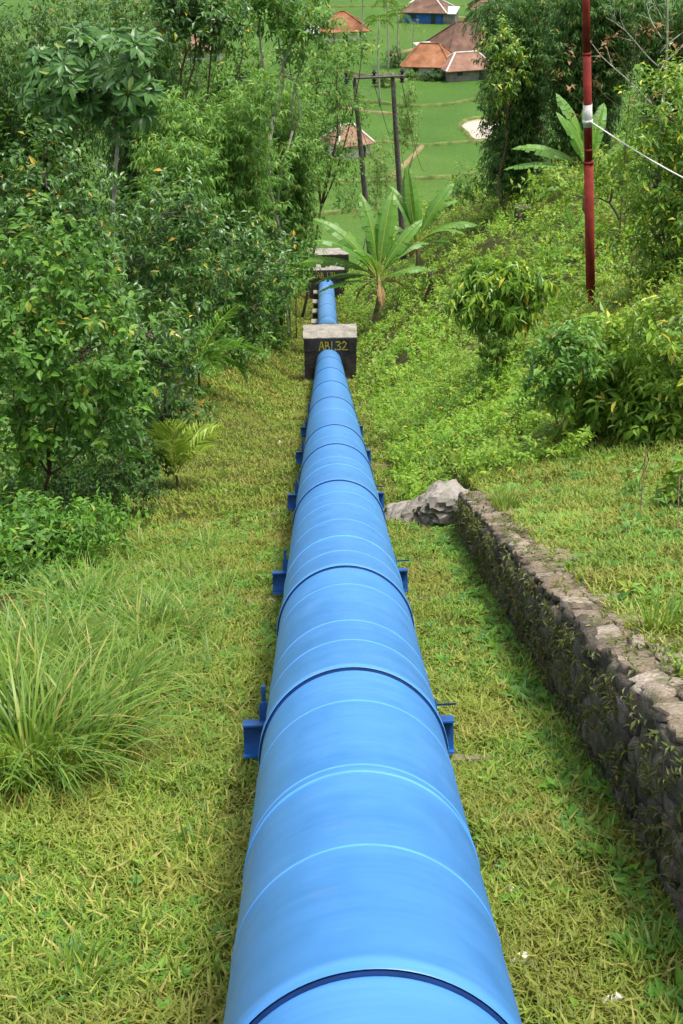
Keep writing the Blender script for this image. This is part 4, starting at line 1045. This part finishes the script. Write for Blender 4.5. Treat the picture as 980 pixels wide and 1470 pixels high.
# palmate tree: whorls of leaflets on thin petioles, each whorl a part
def whorl(seed, k=7, L=.30):
    rng = np.random.default_rng(seed); m = MB()
    an = np.arange(k) * 6.283 / k + rng.normal(size=k) * .15
    D = np.stack([np.cos(an), np.sin(an), rng.uniform(-.35, .15, k)], -1); Nn = np.tile([0, 0, 1.0], (k, 1)) + .2 * rng.normal(size=(k, 3))
    ll = L * rng.uniform(.8, 1.15, k)
    put(m, T_OVAL, D * .05, D, Nn, ll, ll * .42, np.clip(rng.normal(.45, .2, k), 0, 1))
    m.tube([[0, 0, 0], [0, .06, -.12], [0, .2, -.28]], [.006, .006, .008], 4, a=.3)
    return m.mesh('leaf_whorl', MAT['palmate'])
WH = [whorl(i, 7 + i % 3) for i in range(8)]
def palmate_tree(label, bpx, s, heads, seed, tr, n):
    rng = np.random.default_rng(seed); P0 = spot(bpx, s); t = thing('palmate_tree', label, 'tree', P0, 'palmate leaved trees')
    B = [px_blob(*h[:2], s + h[4], h[2], h[3]) for h in heads]; m = MB()
    fork = np.mean([b[0] for b in B], 0); fork[2] = min(b[0][2] - b[1][2] for b in B); fork[0] = on_ray(bpx + 4, 250, s)[0]
    limb(m, P0 - [0, 0, .1], fork, tr, tr * .7, rng, .03, 9); m.build('trunk', MAT['palebark'], t, True)
    for c, r in B:
        m = MB(); limb(m, fork, c, tr * .55, tr * .3, rng, .08)
        for _ in range(6):
            d = rdir(1, rng)[0]; d[2] = abs(d[2]); limb(m, c - .3 * r * d, c + .8 * r * d, tr * .3, tr * .12, rng, .06, 5, 5)
        m.build('limb', MAT['palebark'], t, True)
    P, D = blob_twigs(B, n, rng, .55, 3)
    for p, d in zip(P, D):
        o = share('leaf_whorl', WH[rng.integers(8)], t, p - P0)
        nrm = Vector(unit(d * .7 + np.array([0, -.25, .75]) + .3 * rng.normal(size=3))); o.rotation_mode = 'QUATERNION'; o.rotation_quaternion = nrm.to_track_quat('Z', 'Y')
        sc = rng.uniform(.75, 1.15); o.scale = (sc, sc, sc)
palmate_tree('tall tree with pale stem and whorled palmate leaves, upper left', 168, 27, [(95, 115, 55, 60, .3), (120, 60, 42, 32, .8), (190, 105, 42, 62, 0), (60, 90, 30, 30, .5), (185, 170, 34, 22, 0), (140, 130, 40, 40, .4)], 4, .055, 150)

# ------------------------------------------------------------------ trees and bushes, right
plant('glossy_tree', 'big glossy tree with yellow tipped leaves at the right edge', 'tree', 955, 29, [(960, 170, 55, 70), (940, 260, 48, 65), (985, 300, 60, 80), (945, 340, 45, 45), (1010, 200, 60, 90)], .19, 'olive', 'bark', .06, 760, 9, .36, .36, .5, T_FOLD, 21, stems=2)
plant('yellow_green_bush', 'yellowish green bush below the red pole, right side', 'bush', 870, 20.5, [(860, 500, 60, 36), (905, 540, 60, 50), (835, 555, 45, 36), (880, 600, 60, 35)], .20, 'citrus', 'bark', .03, 480, 8, .3, .36, .6, T_OVAL, 22, None, stems=4)
plant('yellow_green_bush', 'leafy bush at the right edge under the glossy tree', 'bush', 960, 19.5, [(960, 510, 50, 50), (1000, 560, 50, 70), (945, 600, 45, 45), (965, 460, 40, 28)], .19, 'citrus', 'bark', .03, 380, 8, .3, .36, .6, T_OVAL, 23, None, stems=4)
plant('sapling', 'dark green sapling with thin reddish stem beside the yellowish bush', 'sapling', 800, 19.5, [(800, 520, 40, 35), (825, 500, 30, 25), (785, 555, 26, 20)], .13, 'lush', 'redbark', .014, 150, 8, .22, .5, .3, T_FOLD, 24, None, base=at(798, 606))
plant('round_bush', 'round topped small tree with drooping leaves on the right slope', 'tree', 712, 27.5, [(712, 420, 58, 34), (690, 432, 40, 30), (742, 430, 34, 28), (712, 395, 40, 16)], .27, 'olive', 'bark', .03, 400, 9, .2, .27, 1.1, T_FOLD, 25, None, .5, base=at(714, 540))
plant('climber_bush', 'leafy regrowth round the stem under the round topped tree', 'bush', 714, 27.2, [(712, 490, 22, 34), (722, 520, 18, 18)], .15, 'olive', 'bark', .02, 110, 8, .2, .42, .6, T_FOLD, 26, None, base=at(716, 545))
plant('weed_stalk', 'small leafy weed stalk standing on the right terrace', 'weed', 905, 15.5, [(915, 690, 14, 18), (925, 740, 26, 12)], .12, 'weed', 'redbark', .008, 34, 6, .12, .5, .3, T_FOLD, 27, None, base=at(918, 760))
plant('weed_stalk', 'broad leaved weed at the right edge of the terrace', 'weed', 965, 14.0, [(965, 730, 26, 24), (985, 690, 18, 26)], .15, 'olive', 'redbark', .008, 50, 6, .14, .5, .3, T_FOLD, 28, None, base=at(962, 775))
plant('shrub', 'leafy shrub on the bank below the red pole base', 'bush', 830, 33, [(815, 450, 36, 22), (860, 462, 40, 22), (900, 452, 40, 24)], .15, 'cover', 'bark', .02, 230, 8, .25, .45, .4, T_FOLD, 29, None, stems=3)
plant('fill_tree', 'small dense tree between the banana plant and the glossy tree', 'tree', 890, 44, [(880, 245, 40, 28), (915, 230, 34, 30), (800, 265, 40, 20)], .2, 'cover', 'bark', .05, 260, 8, .35, .42, .4, T_DIA, 30)
plant('fill_tree', 'bush on the skyline of the right bank beside the fields', 'bush', 690, 78, [(690, 262, 40, 24), (735, 250, 36, 24), (655, 280, 22, 16)], .24, 'bamboo', 'bark', .05, 300, 8, .45, .4, .4, T_DIA, 31)
# yellow-brown leafed branch tree in front of right bamboo
plant('bronze_tree', 'tree with yellowish drooping leaves at the left of the right bamboo', 'tree', 730, 70, [(722, 60, 22, 26), (738, 95, 20, 22), (716, 130, 18, 24)], .3, 'olive', 'deadstem', .06, 150, 8, .5, .3, .9, T_DIA, 32)
ppos = spot(728, 82)
def h_for(P, py):
    lo, hi = 0, 40.0
    for _ in range(40):
        m_ = (lo + hi) / 2
        if proj(P + np.array([0, 0, m_]))[1] > py: lo = m_
        else: hi = m_
    return lo
palm('feather_palm', 'feather palm with dark drooping fronds beside the village view', ppos, h_for(ppos, 20), .14, 12, 3.6, .85, 'darkpalm', 9, None, 'deadstem', 26, (.2, 1.2), (1.4, 2.2), .08)

def bare_tree(label, px, s, ytop, seed, mat='palebark', tr=.07, tips=None, spread=.45, base=None):
    rng = np.random.default_rng(seed); P0 = spot(px, s) if base is None else np.asarray(base, float); t = thing('bare_tree', label, 'tree', P0); h = h_for(P0, ytop)
    m = MB(); top = P0 + np.array([.0, 0, h]); P = limb(m, P0 - [0, 0, .2], top, tr, tr * .25, rng, .02, 12); m.build('trunk', MAT[mat], t, True)
    tp = []
    for i in range(9):
        u = .4 + .06 * i; c = P0 + (top - P0) * u; a = i * 2.4 + rng.uniform(-.4, .4); L = h * spread * (1.15 - u) * rng.uniform(.8, 1.3)
        e = c + np.array([math.cos(a) * L, math.sin(a) * L * .6, L * .85]); m = MB(); q = limb(m, c, e, tr * .38, tr * .08, rng, .06, 7, 5)
        for j in (3, 4, 5):
            d = unit(e - c + rng.normal(size=3) * L * .6); limb(m, q[j], q[j] + d * L * .4, tr * .15, tr * .04, rng, .08, 5, 4)
            tp.append(q[j] + d * L * .4)
        m.build('branch', MAT[mat], t, True); tp.append(e)
    if tips:
        mm = MB(); tp = np.array(tp); twig_leaves(mm, tp, np.tile([0, 0, .3], (len(tp), 1)), rng, 5, .3, tips[1], .5, .5, T_FOLD); mm.build('leaves', MAT[tips[0]], t)['kind'] = 'stuff'
    return t
bare_tree('leafless pale tree in front of the bamboo, top right', 927, 46, -30, 3, tr=.075)
bare_tree('thin bare sapling with a few brown leaves right of the red pole', 888, 42, 45, 5, 'deadstem', .03, ('drybanana', .2), .5)

# vine covered dead stump right of the bananas
P0 = spot(615, 58); t = thing('dead_stump', 'vine covered dead stump right of the banana plants', 'stump', P0)
m = MB(); limb(m, P0 - [0, 0, .2], P0 + [.05, 0, 1.5], .16, .12, np.random.default_rng(2), .05, 8, 8); m.build('stump', MAT['deadstem'], t, True)
m = MB(); rng = np.random.default_rng(9); n = 70; z = rng.random(n) * 1.6; a = rng.uniform(0, 6.28, n); P = P0 + np.stack([.18 * np.cos(a), .18 * np.sin(a), z], -1)
twig_leaves(m, P, np.stack([np.cos(a), np.sin(a), 0 * a], -1), rng, 6, .2, .16, .45, .6, T_FOLD); m.build('vine', MAT['olive'], t)['kind'] = 'stuff'

# ------------------------------------------------------------------ red pole with cable, wooden H frame with wires
P0 = at(848, 443); z = (P0 - CAM) @ BF; t = thing('red_pole', 'tall dark red metal pole with white band on the right slope', 'pole', P0)
tp = on_ray(840, -60, P0[1] - .2)
dirp = tp - P0
def pp(f): return P0 + dirp * f
def f_at(py):
    lo, hi = 0.0, 1.0
    for _ in range(40):
        m_ = (lo + hi) / 2
        if proj(pp(m_))[1] > py: lo = m_
        else: hi = m_
    return lo
kk = z / F
r1, r2, r3 = 6.6 * kk, 5.6 * kk, 5.0 * kk
MB().tube([pp(-.05), pp(f_at(233))], [r1, r1 * .97], 20).build('lower_tube', MAT['redpole'], t, True)
MB().tube([pp(f_at(234)), pp(f_at(76))], [r2, r2 * .98], 20).build('middle_tube', MAT['redpole'], t, True)
MB().tube([pp(f_at(77)), pp(1.0)], [r3, r3], 20).build('upper_tube', MAT['redpole'], t, True)
for y, r, mt in ((233, r1 * 1.08, 'redpole'), (428, r1 * 1.06, 'redpole'), (215, r2 * 1.05, 'redpole'), (77, r2 * 1.05, 'redpole')):
    f = f_at(y); MB().tube([pp(f - .004), pp(f + .004)], r, 20).build('collar', MAT[mt], t, True)
MB().tube([pp(f_at(182)), pp(f_at(150))], r2 * 1.06, 20).build('white_band', MAT['white'], t, True)
att = pp(f_at(172)); MB().tube([pp(f_at(176)), pp(f_at(172))], r2 * 1.22, 16).build('cable_tie', MAT['rope'], t, True)
end = on_ray(1110, 316, P0[1] - 8.0); u = np.linspace(0, 1, 20)[:, None]
C = att + (end - att) * u - np.array([0, 0, .12]) * np.sin(u * math.pi)
link_tags(MB().tube(C, .014, 6).build('cable', MAT['rope'], None, True, tuple(att)), 'thin white cable hanging from the red pole to the right edge', 'cable')

s_h = 80.0
fr0 = spot(546, s_h); t = thing('utility_pole_frame', 'wooden double utility pole with crossarm and dark insulators above the banana plants', 'utility pole', fr0)
def pole(tx, ty, bx, by, nm='pole'):
    a = on_ray(tx, ty, s_h); b = on_ray(bx, by, s_h); d = (b - a) / (a[2] - b[2]); g = float(H(b[0], s_h)); b = a + d * (a[2] - g + .3)
    m = MB(); u = np.linspace(0, 1, 9)[:, None]; P = b + (a - b) * u; P[:, 0] += .03 * np.sin(u[:, 0] * 5)
    m.tube(P, np.linspace(.20, .12, 9), 10); m.build(nm, MAT['wood'], t, True); return a, b
a1, _ = pole(509, 108, 525, 300); a2_, _ = pole(564, 106, 574, 290)
e0, e1 = on_ray(494, 112, s_h), on_ray(581, 108, s_h)
for dy in (-.17, .17): MB().tube([e0 + [0, dy, .0], e1 + [0, dy, .0]], .075, 6).build('crossarm', MAT['wood'], t)
ins = []
for px in (497, 537, 577):
    c = on_ray(px, 111 - (px - 497) * .045, s_h); m = MB()
    prof = [(-.42, .06), (-.40, .13), (-.34, .14), (-.30, .06), (-.24, .13), (-.18, .14), (-.14, .06), (.12, .06), (.16, .13), (.22, .14), (.26, .06), (.34, .08), (.36, .02)]
    lathe(m, [(-a, b) for a, b in prof][::-1], c, np.array([0, 0, -1.0]), np.array([0, 1.0, 0]), 12); m.build('insulator', MAT['dark'], t, True); ins.append(c)
    MB().tube([c + [0, 0, -.42], c + [0, 0, .4]], .03, 6).build('insulator_pin', MAT['dark'], t, True)
wt = ['thin power line from the left insulator down to the valley', 'thin power line from the middle insulator down to the valley', 'thin power line from the right insulator down to the valley']
for c, (qx, qy), lb in zip(ins, ((590, 420), (625, 400), (650, 380)), wt):
    e = at_z(qx, 300, ZV + 7) + np.array([0, 30, 0]); u = np.linspace(0, 1, 24)[:, None]
    C = c + [0, 0, -.45] + (e - c) * u - np.array([0, 0, 4.0]) * np.sin(u * math.pi)
    link_tags(MB().tube(C, .018, 5).build('power_line', MAT['wire'], None, True, tuple(C[0])), lb, 'power line', 'power lines to the valley')

# ------------------------------------------------------------------ village in the valley
def house(label, px, py, wid, dep, wh, rh, rot, wall_m, roof_m, ridge_frac=.45, over=.7, white_ridge=False, annex=None, seed=0):
    P0 = at_z(px, py); t = thing('village_house', label, 'house', P0, 'village houses in the valley')
    c, s_ = math.cos(rad(rot)), math.sin(rad(rot)); Mz = np.array([[c, -s_, 0], [s_, c, 0], [0, 0, 1]])
    G = lambda v: np.asarray(v, float) @ Mz.T + P0
    def wallbox(x0, x1, y0, y1, z1, mat):
        m = MB(); th = .2
        m.box(G([(x0 + x1) / 2, y0, z1 / 2 - .2]), (x1 - x0, th, z1 + .4), Mz); m.box(G([(x0 + x1) / 2, y1, z1 / 2 - .2]), (x1 - x0, th, z1 + .4), Mz)
        m.box(G([x0 - .003, (y0 + y1) / 2, z1 / 2 - .2]), (th, y1 - y0 - th, z1 + .4), Mz); m.box(G([x1 + .003, (y0 + y1) / 2, z1 / 2 - .2]), (th, y1 - y0 - th, z1 + .4), Mz)
        return m.build('wall', MAT[mat], t)
    hw, hd = wid / 2, dep / 2
    wallbox(-hw, hw, -hd, hd, wh, wall_m)
    ow, od = hw + over, hd + over; rl = wid * ridge_frac / 2
    e = wh - .25
    top = [(-ow, -od, e), (ow, -od, e), (ow, od, e), (-ow, od, e), (-rl, 0, wh + rh), (rl, 0, wh + rh)]
    bot = [(x, y, z - .14) for x, y, z in top]
    m = MB(); m.add(G(top + bot), Q=[[0, 1, 5, 4], [2, 3, 4, 5], [7, 6, 10, 11], [9, 8, 11, 10], [0, 6, 7, 1], [1, 7, 8, 2], [2, 8, 9, 3], [3, 9, 6, 0]], T=[[1, 2, 5], [3, 0, 4], [8, 7, 11], [6, 9, 10]])
    rf = m.build('roof', MAT[roof_m], t)
    rm = 'ridge' if white_ridge else roof_m
    for a, b in ((4, 5), (0, 4), (3, 4), (1, 5), (2, 5)):
        A, B_ = G(top[a]) + [0, 0, .05], G(top[b]) + [0, 0, .05]
        o = MB().tube([A, B_], .16, 6).build('ridge_cap', MAT[rm], None, False, tuple(P0)); o.parent = rf; o.location = (0, 0, 0)
    def opening(nm, x, z, w_, h_, y):
        o = MB().box(G([x, y, z]), (w_, .12, h_), Mz).build(nm, MAT['window'], t); return o
    nwin = max(2, int(wid / 3))
    for i in range(nwin):
        x = -hw + wid * (i + .5) / nwin
        if i == nwin // 2: opening('door', x, 1.0, 1.0, 2.0, -hd - .08)
        else: opening('window', x, 1.45, 1.1, .9, -hd - .08)
    if annex:
        ax, ay, aw, ad, ah, am = annex
        wallbox(ax - aw / 2, ax + aw / 2, ay - ad / 2, ay + ad / 2, ah, 'wall_grey')
        m = MB(); x0, x1, y0, y1 = ax - aw / 2 - .4, ax + aw / 2 + .4, ay - ad / 2 - .5, ay + ad / 2 + .4
        tp_ = [(x0, y0, ah), (x1, y0, ah), (x1, y1, ah + .7), (x0, y1, ah + .7)]; m.add(G(tp_ + [(x, y, z - .1) for x, y, z in tp_]), Q=[[0, 1, 2, 3], [7, 6, 5, 4], [0, 4, 5, 1], [1, 5, 6, 2], [2, 6, 7, 3], [3, 7, 4, 0]])
        m.build('lean_to_roof', MAT[am], t)
    return t
house('orange tiled house at the top, left of the coconut palms', 491, 55, 9.0, 8.5, 2.4, 3.0, 8, 'wall_white', 'tile_orange', .12, .9, False, (-6.2, -2.0, 4, 4, 2.0, 'tin'))
house('blue walled house with brown hip roof and white ridges', 612, 29, 8.8, 8, 2.6, 2.6, -14, 'wall_blue', 'tile_brown', .35, .9, True, (5.4, -1.5, 3, 5, 2.2, 'tin'))
house('orange roofed house at the front of the right village group', 616, 106, 8.0, 8, 2.4, 3.1, -12, 'wall_white', 'tile_orange', .45, .8)
house('large brown roofed house behind the front orange roof', 668, 84, 10.5, 10, 2.8, 4.2, 20, 'wall_white', 'tile_brown', .4, .9, False, (-7.0, 1, 4, 6, 2.3, 'tin'))
house('low brown tiled house at the right end of the village group', 668, 111, 8.5, 5.5, 2.2, 2.3, 14, 'wall_grey', 'tile_red', .5, .7, True)
house('faded roofed house seen through the trees at the upper left', 285, 84, 8.5, 8, 2.6, 2.8, 12, 'wall_white', 'tile_red', .4, .8)
house('faded red roofed house partly hidden left of the wooden poles', 499, 222, 5.0, 5, 2.3, 2.2, 25, 'wall_white', 'tile_red', .4, .6, True)
house('brown roofed house at the top right beside the palm', 700, 26, 7.0, 6, 2.6, 2.0, 0, 'wall_grey', 'tile_brown', .5, .7)
house('small orange roofed house glimpsed through trees at the top', 250, 60, 7.0, 6, 2.6, 2.4, -8, 'wall_white', 'tile_orange', .4, .7)
cg = 'coconut palms in the valley'
for i, (px, yb, yt, lb, L) in enumerate(((545, 152, 30, 'left coconut palm with slim trunk in the village', 3.4), (572, 96, 22, 'right coconut palm beside the blue house', 3.6), (556, 108, 4, 'tallest slender coconut palm, partly cut by the picture top', 3.2), (520, 60, -10, 'coconut palm beside the orange house at the top', 3.2))):
    P0 = at_z(px, yb); palm('coconut_palm', lb, P0, h_for(P0, yt), .17, 13, L, .8, 'palm', 40 + i, cg, 'palebark', 22, (-.1, 1.2), (1.0, 1.8), .10)
bare_tree('thin leafless tree standing between the palms and the village roofs', 592, 205, 30, 8, 'palebark', .12, ('pale', .3), .45, base=at_z(593, 76))
def vplant(label, px, py, rx, ry, mat, seed, name='valley_bush', leaf=.4, twigs=150, kk_=8, group='bushes in the valley'):
    P0 = at_z(px, py + ry); s = P0[1]
    return plant(name, label, 'bush', px, s, [(px, py, rx * .75, ry * .8), (px - rx * .45, py + ry * .3, rx * .55, ry * .6), (px + rx * .45, py + ry * .25, rx * .55, ry * .65)], leaf, mat, 'bark', .08, twigs, kk_, .7, .42, .4, T_DIA, seed, group, .6, base=P0)
vplant('dark round bush at the foot of the coconut palms', 567, 80, 16, 16, 'darkleaf', 51)
vplant('dark clipped hedge bush in front of the orange roofed house', 622, 109, 18, 6, 'darkleaf', 52)
vplant('green bush between the brown roof and the orange roof', 642, 74, 9, 5, 'lush', 53, leaf=.3)
vplant('low bush left of the front orange roof', 590, 108, 10, 6, 'lush', 54, leaf=.3)
vplant('banana like leafy bush below the coconut palms', 553, 112, 14, 12, 'pale', 58)
# paler trees on the slope edge between the poles
def splant(label, px, s, blobs, mat, seed, leaf=.25, twigs=260): return plant('pale_bush', label, 'bush', px, s, blobs, leaf, mat, 'bark', .05, twigs, 8, .5, .42, .4, T_DIA, seed, 'pale bushes below the poles', .65)
splant('pale yellowish bush seen right of the right wooden pole', 582, 128, [(585, 165, 13, 24), (580, 195, 16, 16), (590, 135, 9, 14)], 'pale', 55)
splant('pale green bush between the two wooden poles', 545, 118, [(545, 225, 20, 24), (555, 255, 24, 22), (535, 270, 16, 18)], 'pale', 56)
splant('green bush behind the banana leaves', 505, 108, [(500, 275, 26, 26), (540, 290, 34, 18), (590, 295, 22, 14)], 'lush', 57)
